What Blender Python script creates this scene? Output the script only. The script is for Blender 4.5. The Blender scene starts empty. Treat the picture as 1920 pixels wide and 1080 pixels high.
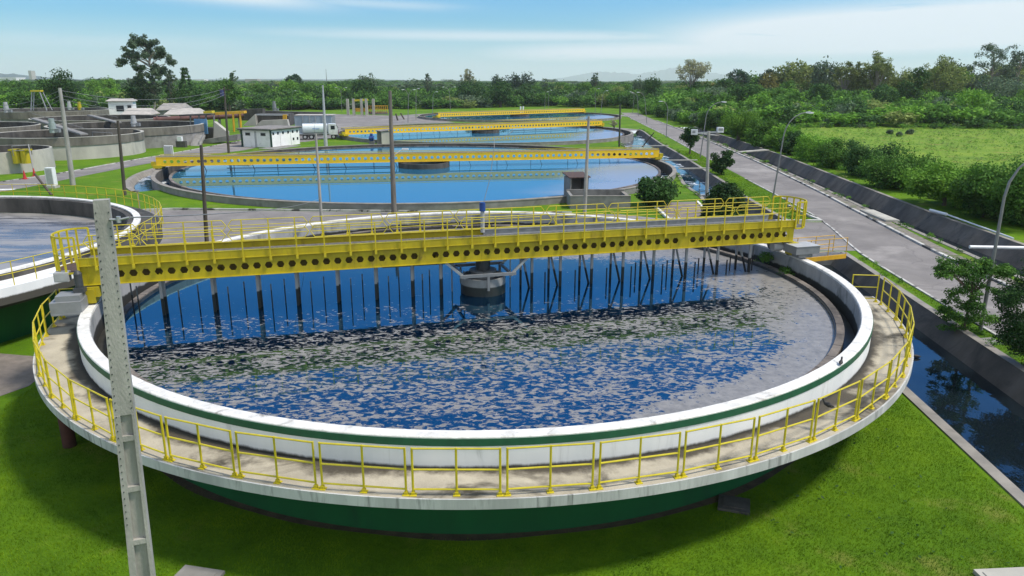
import bpy, bmesh, math, random
import numpy as np
from mathutils import Vector, Matrix
from mathutils.geometry import delaunay_2d_cdt
random.seed(7); RNG = np.random.default_rng(11)
PI = math.pi
S = bpy.context.scene
C = S.collection
# ------------------------------------------------------------------ camera model (also used to survey the site)
CAMZ = 10.7; FPX = 1370.0; PITCH = math.radians(15.85); ROLL = math.radians(.15)
Fv = Vector((0, math.cos(PITCH), -math.sin(PITCH))); U0 = Vector((0, math.sin(PITCH), math.cos(PITCH))); R0 = Vector((1, 0, 0))
Rv = R0*math.cos(ROLL)+U0*math.sin(ROLL); Uv = -R0*math.sin(ROLL)+U0*math.cos(ROLL)
def ray(x, y): return Fv+Rv*((x-960)/FPX)+Uv*((540-y)/FPX)
def gp(x, y, z=0.0):
    d = ray(x, y); t = (z-CAMZ)/d.z; return Vector((d.x*t, d.y*t, z))
def at(x, y, Y):
    d = ray(x, y); t = Y/d.y; return Vector((d.x*t, Y, CAMZ+d.z*t))
cam = bpy.data.cameras.new('camera'); co = bpy.data.objects.new('camera', cam); C.objects.link(co)
cam.lens = 36*FPX/1920; cam.sensor_width = 36; cam.clip_start = .1; cam.clip_end = 30000
M = Matrix((Rv, Uv, -Fv)).transposed().to_4x4(); M.translation = Vector((0, 0, CAMZ)); co.matrix_world = M
S.camera = co
# ------------------------------------------------------------------ light
SUN_EL = math.radians(57); SUN_AZ = math.radians(97)      # azimuth measured from +y towards +x
sd = Vector((math.sin(SUN_AZ)*math.cos(SUN_EL), math.cos(SUN_AZ)*math.cos(SUN_EL), math.sin(SUN_EL)))
sl = bpy.data.lights.new('sun', 'SUN'); sl.energy = 4.0; sl.angle = math.radians(8); sl.color = (1, .92, .80)
so = bpy.data.objects.new('sun', sl); C.objects.link(so); so.rotation_euler = (-sd).to_track_quat('-Z', 'Y').to_euler()
W = bpy.data.worlds.new('World'); S.world = W; W.use_nodes = True
nt = W.node_tree; nt.nodes.clear()
def nd(nt, t, **k):
    n = nt.nodes.new(t)
    for a, b in k.items():
        if a.startswith('i_'):
            n.inputs[a[2:].replace('_', ' ')].default_value = b
        else: setattr(n, a, b)
    return n
sky = nd(nt, 'ShaderNodeTexSky', sky_type='NISHITA', sun_disc=False, sun_elevation=SUN_EL, sun_rotation=SUN_AZ)
sky.air_density = 1.0; sky.dust_density = .35; sky.ozone_density = 2.2; sky.altitude = 0
tc = nd(nt, 'ShaderNodeTexCoord'); sep = nd(nt, 'ShaderNodeSeparateXYZ')
nt.links.new(tc.outputs['Generated'], sep.inputs[0])
def mth(nt, op, a, b=None, c=None, clamp=False):
    n = nt.nodes.new('ShaderNodeMath'); n.operation = op; n.use_clamp = clamp
    for i, v in enumerate((a, b, c)):
        if v is None: continue
        if hasattr(v, 'is_linked') or hasattr(v, 'links'): nt.links.new(v, n.inputs[i])
        else: n.inputs[i].default_value = v
    return n.outputs[0]
# thin streaky cloud: long soft bands at a few compass bearings, broken up by noise
el = mth(nt, 'MULTIPLY', mth(nt, 'ARCSINE', sep.outputs[2]), 57.2958)
az = mth(nt, 'MULTIPLY', mth(nt, 'ARCTAN2', sep.outputs[0], sep.outputs[1]), 57.2958)
cmb = nd(nt, 'ShaderNodeCombineXYZ'); nt.links.new(az, cmb.inputs[0]); nt.links.new(el, cmb.inputs[1])
mp = nd(nt, 'ShaderNodeMapping'); nt.links.new(cmb.outputs[0], mp.inputs[0]); mp.inputs['Rotation'].default_value = (0, 0, -.03); mp.inputs['Scale'].default_value = (.085, .9, 1)
nz = nd(nt, 'ShaderNodeTexNoise', i_Scale=1.3, i_Detail=9, i_Roughness=.62, i_Distortion=.5); nt.links.new(mp.outputs[0], nz.inputs['Vector'])
def streak(a, sa, e, se, k, w):
    da = mth(nt, 'SUBTRACT', az, a); u = mth(nt, 'DIVIDE', da, sa); v = mth(nt, 'DIVIDE', mth(nt, 'SUBTRACT', mth(nt, 'SUBTRACT', el, e), mth(nt, 'MULTIPLY', da, k)), se)
    q = mth(nt, 'ADD', mth(nt, 'POWER', mth(nt, 'ABSOLUTE', u), 3.0), mth(nt, 'MULTIPLY', v, v))
    return mth(nt, 'MULTIPLY', mth(nt, 'EXPONENT', mth(nt, 'MULTIPLY', q, -1.0)), w)
tot = None
for q in ((-22, 8, 5.7, .55, -.06, 1.0), (-36, 9, 6.6, .8, 0, .9), (27, 15, 3.3, 1.5, .035, 1.9), (0, 18, 3.15, .42, -.005, .75), (-10, 6, 5.3, .3, -.03, .45), (10, 13, 2.1, .8, .02, 1.1), (36, 8, 6.2, .5, .02, .7), (-30, 16, 2.3, .8, 0, .45), (60, 25, 6, 3, 0, .8), (-75, 25, 8, 3, 0, .7), (5, 30, 12.5, 1.6, .02, .30)):
    v = streak(*q); tot = v if tot is None else mth(nt, 'MAXIMUM', tot, v)
cf = mth(nt, 'MULTIPLY', tot, mth(nt, 'MULTIPLY_ADD', nz.outputs['Fac'], 3.6, -.55, clamp=True), clamp=True)
mist = mth(nt, 'MULTIPLY_ADD', sep.outputs[2], -9.0, .66, clamp=True)     # pale band low on the horizon
fill_veil = mth(nt, 'MULTIPLY', mth(nt, 'MULTIPLY_ADD', sep.outputs[2], 3.3, -2.0, clamp=True), .70)            # added unseen cloud overhead, neutral fill for shaded surfaces
bank = mth(nt, 'MULTIPLY', mth(nt, 'MULTIPLY_ADD', sep.outputs[1], -2.2, -.2, clamp=True), mth(nt, 'MULTIPLY_ADD', nz.outputs['Fac'], 1.2, .35, clamp=True))   # added bright cloud out of view behind the viewer, lifts shaded fronts
cf2 = mth(nt, 'MAXIMUM', mth(nt, 'MAXIMUM', mth(nt, 'MULTIPLY', cf, .97), mist), mth(nt, 'MAXIMUM', fill_veil, bank))
fill_gain = mth(nt, 'MULTIPLY_ADD', mth(nt, 'MAXIMUM', bank, mth(nt, 'MULTIPLY', fill_veil, .8)), .12, 1.0)  # extra brightness for the two added fill clouds
mx = nd(nt, 'ShaderNodeMix', data_type='RGBA'); nt.links.new(cf2, mx.inputs[0])
tint = nd(nt, 'ShaderNodeMix', data_type='RGBA', blend_type='MULTIPLY'); tint.inputs[0].default_value = 1
nt.links.new(sky.outputs[0], tint.inputs[6])
deep = nd(nt, 'ShaderNodeMix', data_type='RGBA'); nt.links.new(mth(nt, 'MULTIPLY_ADD', sep.outputs[2], 5.0, -.35, clamp=True), deep.inputs[0])
deep.inputs[6].default_value = (.40, .86, 1.15, 1); deep.inputs[7].default_value = (.22, .86, 1.55, 1); nt.links.new(deep.outputs[2], tint.inputs[7])
nt.links.new(tint.outputs[2], mx.inputs[6])
mx.inputs[7].default_value = (7.2, 8.0, 8.5, 1)
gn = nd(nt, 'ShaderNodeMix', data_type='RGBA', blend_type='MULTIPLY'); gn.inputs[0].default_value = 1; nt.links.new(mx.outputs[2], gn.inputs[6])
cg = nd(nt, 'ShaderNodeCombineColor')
for q in range(3): nt.links.new(fill_gain, cg.inputs[q])
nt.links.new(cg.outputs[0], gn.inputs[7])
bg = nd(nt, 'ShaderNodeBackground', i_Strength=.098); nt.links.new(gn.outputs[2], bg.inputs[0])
wo = nd(nt, 'ShaderNodeOutputWorld'); nt.links.new(bg.outputs[0], wo.inputs[0])
S.view_settings.view_transform = 'Standard'; S.view_settings.look = 'None'; S.view_settings.exposure = .24; S.view_settings.gamma = 1
S.cycles.use_denoising = True; S.cycles.max_bounces = 8; S.cycles.transparent_max_bounces = 8; S.cycles.caustics_reflective = False; S.cycles.caustics_refractive = False
S.cycles.volume_bounces = 1
# ------------------------------------------------------------------ materials
MATS = {}
def mat(name, c1, c2=None, scale=1.0, rough=.7, bump=0.0, bscale=None, detail=6, metal=0.0, stain=None, sscale=.5, slo=.5, shi=.7, contrast=(.35, .65), stretch=(1, 1, 1), spec=.5, coord='Object'):
    if name in MATS: return MATS[name]
    m = bpy.data.materials.new(name); m.use_nodes = True; t = m.node_tree; b = t.nodes['Principled BSDF']
    b.inputs['Roughness'].default_value = rough; b.inputs['Metallic'].default_value = metal; b.inputs['Specular IOR Level'].default_value = spec
    tc = nd(t, 'ShaderNodeTexCoord'); mp = nd(t, 'ShaderNodeMapping'); mp.inputs['Scale'].default_value = stretch
    t.links.new(tc.outputs[coord], mp.inputs[0])
    if c2 is None: c2 = tuple(v*.75 for v in c1)
    n = nd(t, 'ShaderNodeTexNoise', i_Scale=scale, i_Detail=detail, i_Roughness=.6); t.links.new(mp.outputs[0], n.inputs['Vector'])
    r = nd(t, 'ShaderNodeValToRGB'); t.links.new(n.outputs['Fac'], r.inputs[0])
    r.color_ramp.elements[0].position = contrast[0]; r.color_ramp.elements[1].position = contrast[1]
    r.color_ramp.elements[0].color = (*c2, 1); r.color_ramp.elements[1].color = (*c1, 1)
    col = r.outputs[0]
    if stain:
        n2 = nd(t, 'ShaderNodeTexNoise', i_Scale=sscale, i_Detail=5, i_Roughness=.65, i_Distortion=.6); t.links.new(mp.outputs[0], n2.inputs['Vector'])
        mr = nd(t, 'ShaderNodeMapRange', interpolation_type='SMOOTHSTEP'); mr.inputs[1].default_value = slo; mr.inputs[2].default_value = shi
        t.links.new(n2.outputs['Fac'], mr.inputs[0])
        k = nd(t, 'ShaderNodeMix', data_type='RGBA'); t.links.new(mr.outputs[0], k.inputs[0]); t.links.new(col, k.inputs[6]); k.inputs[7].default_value = (*stain, 1)
        col = k.outputs[2]
    t.links.new(col, b.inputs['Base Color'])
    if bump:
        bn = nd(t, 'ShaderNodeTexNoise', i_Scale=bscale or scale*6, i_Detail=4); t.links.new(mp.outputs[0], bn.inputs['Vector'])
        bu = nd(t, 'ShaderNodeBump', i_Strength=bump, i_Distance=.05); t.links.new(bn.outputs['Fac'], bu.inputs['Height']); t.links.new(bu.outputs[0], b.inputs['Normal'])
    MATS[name] = m; return m
def leafmat(name, dark, light, hue=.08, sc=.5):
    m = bpy.data.materials.new(name); m.use_nodes = True; t = m.node_tree; t.nodes.clear()
    tc = nd(t, 'ShaderNodeTexCoord'); n = nd(t, 'ShaderNodeTexNoise', i_Scale=sc, i_Detail=5, i_Roughness=.7); t.links.new(tc.outputs['Object'], n.inputs['Vector'])
    r = nd(t, 'ShaderNodeValToRGB'); t.links.new(n.outputs['Fac'], r.inputs[0])
    r.color_ramp.elements[0].position = .36; r.color_ramp.elements[1].position = .66
    r.color_ramp.elements[0].color = (*dark, 1); r.color_ramp.elements[1].color = (*light, 1)
    oi = nd(t, 'ShaderNodeObjectInfo'); hs = nd(t, 'ShaderNodeHueSaturation')
    t.links.new(r.outputs[0], hs.inputs['Color'])
    mr = nd(t, 'ShaderNodeMapRange'); mr.inputs[3].default_value = .75; mr.inputs[4].default_value = 1.25; t.links.new(oi.outputs['Random'], mr.inputs[0]); t.links.new(mr.outputs[0], hs.inputs['Value'])
    d = nd(t, 'ShaderNodeBsdfDiffuse'); tr = nd(t, 'ShaderNodeBsdfTranslucent'); ms = nd(t, 'ShaderNodeMixShader'); ms.inputs[0].default_value = .3
    gl = nd(t, 'ShaderNodeBsdfGlossy', i_Roughness=.5); gl.inputs[0].default_value = (.5, .55, .45, 1); ms2 = nd(t, 'ShaderNodeMixShader'); ms2.inputs[0].default_value = .015
    t.links.new(hs.outputs[0], d.inputs[0]); t.links.new(hs.outputs[0], tr.inputs[0]); t.links.new(d.outputs[0], ms.inputs[1]); t.links.new(tr.outputs[0], ms.inputs[2])
    t.links.new(ms.outputs[0], ms2.inputs[1]); t.links.new(gl.outputs[0], ms2.inputs[2])
    o = nd(t, 'ShaderNodeOutputMaterial'); t.links.new(ms2.outputs[0], o.inputs[0]); MATS[name] = m; return m
def zsplit(name, top, bottom, z, rough=.6, wob=.15):
    """paint / wet coating that stops at a fixed height of the object"""
    m = mat(name, top, tuple(v*.8 for v in top), 3, rough)
    t = m.node_tree; b = t.nodes['Principled BSDF']; col = b.inputs['Base Color'].links[0].from_socket
    tc = nd(t, 'ShaderNodeTexCoord'); sp = nd(t, 'ShaderNodeSeparateXYZ'); t.links.new(tc.outputs['Object'], sp.inputs[0])
    n = nd(t, 'ShaderNodeTexNoise', i_Scale=2.5, i_Detail=4); t.links.new(tc.outputs['Object'], n.inputs['Vector'])
    v = mth(t, 'MULTIPLY_ADD', n.outputs['Fac'], wob, sp.outputs[2])
    mr = nd(t, 'ShaderNodeMapRange'); mr.inputs[1].default_value = z+wob*.5-.02; mr.inputs[2].default_value = z+wob*.5+.02; t.links.new(v, mr.inputs[0])
    k = nd(t, 'ShaderNodeMix', data_type='RGBA'); t.links.new(mr.outputs[0], k.inputs[0]); k.inputs[6].default_value = (*bottom, 1); t.links.new(col, k.inputs[7]); t.links.new(k.outputs[2], b.inputs['Base Color'])
    return m
YEL = mat('yellow_paint', (.46, .375, .003), (.355, .28, .003), 1.3, .55, stain=(.17, .11, .02), sscale=1.6, slo=.54, shi=.80, stretch=(1, 1, .5))
YEL2 = mat('yellow_rail_paint', (.56, .46, .015), (.46, .37, .012), 4, .45)
YELO = mat('orange_yellow_paint', (.62, .36, .015), (.52, .28, .01), 2, .5)
WHITE = mat('white_wall_paint', (.80, .80, .80), (.68, .70, .71), .8, .7, stain=(.40, .41, .40), sscale=1.8, slo=.55, shi=.82, stretch=(1, 1, .18))
def radial_stain(m, r0, r1, col, wob, ns):
    t = m.node_tree; b = t.nodes['Principled BSDF']; src = b.inputs['Base Color'].links[0].from_socket
    tc = nd(t, 'ShaderNodeTexCoord'); sp = nd(t, 'ShaderNodeSeparateXYZ'); t.links.new(tc.outputs['Object'], sp.inputs[0])
    n = nd(t, 'ShaderNodeTexNoise', i_Scale=ns, i_Detail=6, i_Roughness=.65); t.links.new(tc.outputs['Object'], n.inputs['Vector'])
    rad = mth(t, 'SQRT', mth(t, 'ADD', mth(t, 'MULTIPLY', sp.outputs[0], sp.outputs[0]), mth(t, 'MULTIPLY', sp.outputs[1], sp.outputs[1])))
    mr = nd(t, 'ShaderNodeMapRange', interpolation_type='SMOOTHSTEP'); mr.inputs[1].default_value = r0; mr.inputs[2].default_value = r1; mr.inputs[3].default_value = 1; mr.inputs[4].default_value = 0
    t.links.new(mth(t, 'ADD', rad, mth(t, 'MULTIPLY_ADD', n.outputs['Fac'], -wob, wob*.5)), mr.inputs[0])
    k = nd(t, 'ShaderNodeMix', data_type='RGBA'); t.links.new(mr.outputs[0], k.inputs[0]); t.links.new(src, k.inputs[6]); k.inputs[7].default_value = (*col, 1); t.links.new(k.outputs[2], b.inputs['Base Color'])
def z_stain(m, z, col, wob, ns, sgn=1, stretch=(1, 1, .25)):
    t = m.node_tree; b = t.nodes['Principled BSDF']; src = b.inputs['Base Color'].links[0].from_socket
    tc = nd(t, 'ShaderNodeTexCoord'); sp = nd(t, 'ShaderNodeSeparateXYZ'); t.links.new(tc.outputs['Object'], sp.inputs[0]); mp = nd(t, 'ShaderNodeMapping'); mp.inputs['Scale'].default_value = stretch; t.links.new(tc.outputs['Object'], mp.inputs[0])
    n = nd(t, 'ShaderNodeTexNoise', i_Scale=ns, i_Detail=6, i_Roughness=.7); t.links.new(mp.outputs[0], n.inputs['Vector'])
    mr = nd(t, 'ShaderNodeMapRange', interpolation_type='SMOOTHSTEP'); mr.inputs[1].default_value = z-.04; mr.inputs[2].default_value = z+.05; mr.inputs[3].default_value = 1 if sgn > 0 else 0; mr.inputs[4].default_value = 0 if sgn > 0 else 1
    t.links.new(mth(t, 'ADD', sp.outputs[2], mth(t, 'MULTIPLY_ADD', n.outputs['Fac'], wob, -wob*.5)), mr.inputs[0])
    k = nd(t, 'ShaderNodeMix', data_type='RGBA'); t.links.new(mr.outputs[0], k.inputs[0]); t.links.new(src, k.inputs[6]); k.inputs[7].default_value = (*col, 1); t.links.new(k.outputs[2], b.inputs['Base Color'])
z_stain(WHITE, 2.38, (.06, .055, .045), .14, 2.2)
WHITE2 = mat('white_rim_paint', (.72, .71, .69), (.54, .53, .50), 3, .7, bump=.2, stain=(.26, .245, .22), sscale=2.2, slo=.52, shi=.76)
GREEN = mat('green_wall_paint', (.004, .092, .026), (.003, .07, .020), 1, .55, stain=(.004, .04, .02), sscale=.6, slo=.5, shi=.8, stretch=(1, 1, .3))
STRIPE = mat('green_stripe_paint', (.008, .10, .045), (.006, .075, .035), 4, .55)
WALK = mat('walkway_concrete', (.43, .385, .295), (.31, .275, .21), .9, .85, bump=.25, bscale=20, stain=(.06, .05, .033), sscale=.42, slo=.50, shi=.68)
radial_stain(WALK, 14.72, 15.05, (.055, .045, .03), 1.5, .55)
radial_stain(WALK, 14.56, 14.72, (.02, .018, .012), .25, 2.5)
EDGE = mat('walkway_edge_concrete', (.52, .52, .51), (.36, .36, .355), 1.5, .85, stain=(.14, .14, .135), sscale=3.0, slo=.52, shi=.72, stretch=(1, 1, .12), bump=.2)
CONC = mat('grey_concrete', (.25, .245, .235), (.165, .16, .15), .8, .85, bump=.2, bscale=12, stain=(.09, .085, .08), sscale=.5, slo=.5, shi=.8)
CONCL = mat('light_concrete', (.43, .415, .365), (.32, .31, .275), .5, .85, stain=(.22, .21, .19), sscale=.6, slo=.55, shi=.85, stretch=(1, 1, .4))
CONCD = mat('dark_stained_concrete', (.095, .088, .08), (.04, .037, .033), .7, .85, stain=(.02, .02, .018), sscale=1.0, slo=.45, shi=.75, stretch=(1, 1, .35), bump=.3, bscale=8)
BANK = mat('weathered_bank_concrete', (.125, .112, .096), (.05, .045, .039), .45, .9, stain=(.03, .03, .028), sscale=.8, slo=.5, shi=.78, stretch=(1, 1, .6), bump=.35, bscale=6)
KERBTOP = mat('bank_top_concrete', (.26, .24, .21), (.17, .158, .14), 1.2, .9, stain=(.12, .11, .10), sscale=1, slo=.55, shi=.8, bump=.2)
LINING = mat('inner_wall_concrete', (.40, .40, .40), (.25, .255, .26), .7, .8, stain=(.10, .11, .11), sscale=.7, slo=.46, shi=.72, stretch=(1, 1, .5))
WET = mat('wet_algae_concrete', (.05, .05, .045), (.022, .022, .02), 1.5, .35, stain=(.012, .014, .01), sscale=1.2)
z_stain(LINING, 2.5, (.022, .022, .02), .35, .8)
WEIR = mat('weir_concrete', (.20, .17, .145), (.075, .066, .06), 1.1, .8, stain=(.07, .06, .055), sscale=1.8, slo=.5, shi=.75, bump=.3)
STEEL = mat('galvanised_steel', (.42, .43, .44), (.30, .31, .32), 3, .45, metal=.4)
GREYP = mat('grey_machine_paint', (.22, .23, .24), (.16, .17, .18), 2, .5)
GREYL = mat('pale_grey_box', (.40, .41, .42), (.31, .32, .33), 3, .55)
DARKM = mat('dark_machine', (.05, .055, .06), (.03, .032, .036), 3, .5)
DECK = mat('grating_deck', (.15, .145, .135), (.085, .08, .075), 6, .7)
ARM = zsplit('scraper_arm_paint', (.40, .41, .42), (.012, .012, .012), 2.95)
STAKE = zsplit('stake_paint', (.12, .13, .14), (.01, .01, .011), 3.0)
DRUMM = zsplit('feed_drum_concrete', (.27, .28, .285), (.018, .018, .017), 2.66, wob=.02)
BLUE = mat('blue_plastic', (.015, .06, .26), (.01, .045, .2), 3, .35)
POLEC = mat('pole_concrete', (.36, .35, .32), (.24, .235, .215), 2.2, .85, bump=.25, bscale=30, stain=(.16, .16, .14), sscale=1.3, slo=.54, shi=.78, stretch=(1, 1, .4))
POLED = mat('dark_pole_wood', (.085, .07, .055), (.045, .038, .03), 2, .85, stretch=(3, 3, .4), bump=.2)
LAMPM = mat('lamp_post_grey', (.22, .22, .22), (.17, .17, .17), 2, .5, metal=.2)
LAMPH = mat('lamp_head_pale', (.70, .71, .72), (.6, .61, .62), 3, .4)
WIRE = mat('cable_grey', (.22, .22, .22), (.17, .17, .17), 2, .6)
WHITEP = mat('white_pipe', (.76, .77, .78), (.62, .63, .64), 1.5, .5)
ASPH = mat('worn_asphalt', (.212, .195, .184), (.145, .133, .126), .35, .9, bump=.15, bscale=25, stain=(.27, .25, .235), sscale=.16, slo=.5, shi=.7, detail=10)
def cracks(m):
    t = m.node_tree; b = t.nodes['Principled BSDF']; src = b.inputs['Base Color'].links[0].from_socket
    tc = nd(t, 'ShaderNodeTexCoord'); n = nd(t, 'ShaderNodeTexNoise', i_Scale=.5, i_Detail=5); t.links.new(tc.outputs['Object'], n.inputs['Vector'])
    vm = nd(t, 'ShaderNodeVectorMath', operation='MULTIPLY_ADD'); t.links.new(n.outputs['Color'], vm.inputs[0]); vm.inputs[1].default_value = (2.5, 2.5, 0); t.links.new(tc.outputs['Object'], vm.inputs[2])
    vo = nd(t, 'ShaderNodeTexVoronoi', feature='DISTANCE_TO_EDGE', i_Scale=.22); t.links.new(vm.outputs[0], vo.inputs['Vector'])
    mr = nd(t, 'ShaderNodeMapRange'); mr.inputs[1].default_value = .004; mr.inputs[2].default_value = .014; mr.inputs[3].default_value = .25; mr.inputs[4].default_value = 0; t.links.new(vo.outputs['Distance'], mr.inputs[0])
    k = nd(t, 'ShaderNodeMix', data_type='RGBA'); t.links.new(mr.outputs[0], k.inputs[0]); t.links.new(src, k.inputs[6]); k.inputs[7].default_value = (.05, .045, .042, 1)
    n2 = nd(t, 'ShaderNodeTexNoise', i_Scale=.09, i_Detail=6, i_Roughness=.7); t.links.new(tc.outputs['Object'], n2.inputs['Vector'])
    m2 = nd(t, 'ShaderNodeMapRange', interpolation_type='SMOOTHSTEP'); m2.inputs[1].default_value = .52; m2.inputs[2].default_value = .60; m2.inputs[3].default_value = 0; m2.inputs[4].default_value = .28; t.links.new(n2.outputs['Fac'], m2.inputs[0])
    k2 = nd(t, 'ShaderNodeMix', data_type='RGBA'); t.links.new(m2.outputs[0], k2.inputs[0]); t.links.new(k.outputs[2], k2.inputs[6]); k2.inputs[7].default_value = (.105, .095, .09, 1); t.links.new(k2.outputs[2], b.inputs['Base Color'])
cracks(ASPH)
KERB = mat('kerb_paint', (.52, .51, .48), (.34, .33, .31), 1.2, .85, stain=(.06, .058, .055), sscale=.6, slo=.50, shi=.60)
MARK = mat('road_paint', (.72, .72, .70), (.5, .5, .48), 2, .8)
GREENT = mat('dark_green_trim', (.012, .05, .03), None, 2, .6)
GLASS = mat('dark_window', (.02, .025, .03), (.012, .014, .018), 2, .15)
ROOF = mat('fibre_roof', (.24, .22, .205), (.15, .14, .13), 1.5, .9, stretch=(1, 1, 1))
ROOFL = mat('pale_roof', (.42, .39, .36), (.33, .31, .285), 1.2, .85, bump=.2)
ROOFB = mat('rusty_roof', (.085, .05, .04), (.05, .032, .027), 2, .8, stretch=(8, 1, 1))
WALLB = mat('white_building_wall', (.80, .80, .79), (.70, .70, .69), .8, .8, stain=(.55, .54, .5), sscale=.9, slo=.55, shi=.8)
REDP = mat('red_oxide_pipe', (.13, .048, .044), (.075, .032, .03), 1, .7)
TARP = mat('blue_grey_sheet', (.30, .37, .43), (.22, .28, .34), .8, .5, stretch=(3, 3, .2))
TANKW = mat('truck_tank_white', (.66, .72, .76), (.58, .64, .68), 1, .35)
REDC = mat('red_plastic', (.45, .03, .02), (.36, .025, .018), 3, .5)
TYRE = mat('tyre_rubber', (.02, .02, .02), None, 3, .8)
BARK = mat('bark', (.12, .095, .07), (.06, .048, .036), 3, .9, stretch=(2, 2, .5))
BARKP = mat('pale_bark', (.30, .27, .23), (.17, .15, .13), 2, .9, stretch=(2, 2, .5))
L_DARK = leafmat('leaf_dark', (0.0214, 0.0556, 0.0192), (0.0642, 0.1411, 0.0342))
L_MID = leafmat('leaf_mid', (0.037, 0.1015, 0.0205), (0.1232, 0.2539, 0.0411))
L_BRIGHT = leafmat('leaf_bright', (0.0586, 0.1616, 0.0221), (0.193, 0.3637, 0.044))
L_OLIVE = leafmat('leaf_olive', (0.0955, 0.1394, 0.0414), (0.2762, 0.336, 0.0978))
L_GREY = leafmat('leaf_greygreen', (0.0542, 0.0922, 0.0596), (0.1574, 0.2224, 0.1247))
L_BLUE = leafmat('leaf_bluegreen', (0.0251, 0.0586, 0.0377), (0.0753, 0.1339, 0.0753))
L_GOLD = leafmat('leaf_gold', (0.1364, 0.1318, 0.0341), (0.2728, 0.2635, 0.0775))
L_PALE = leafmat('leaf_pale_airy', (0.2026, 0.2005, 0.128), (0.4051, 0.4278, 0.2325))
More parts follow.
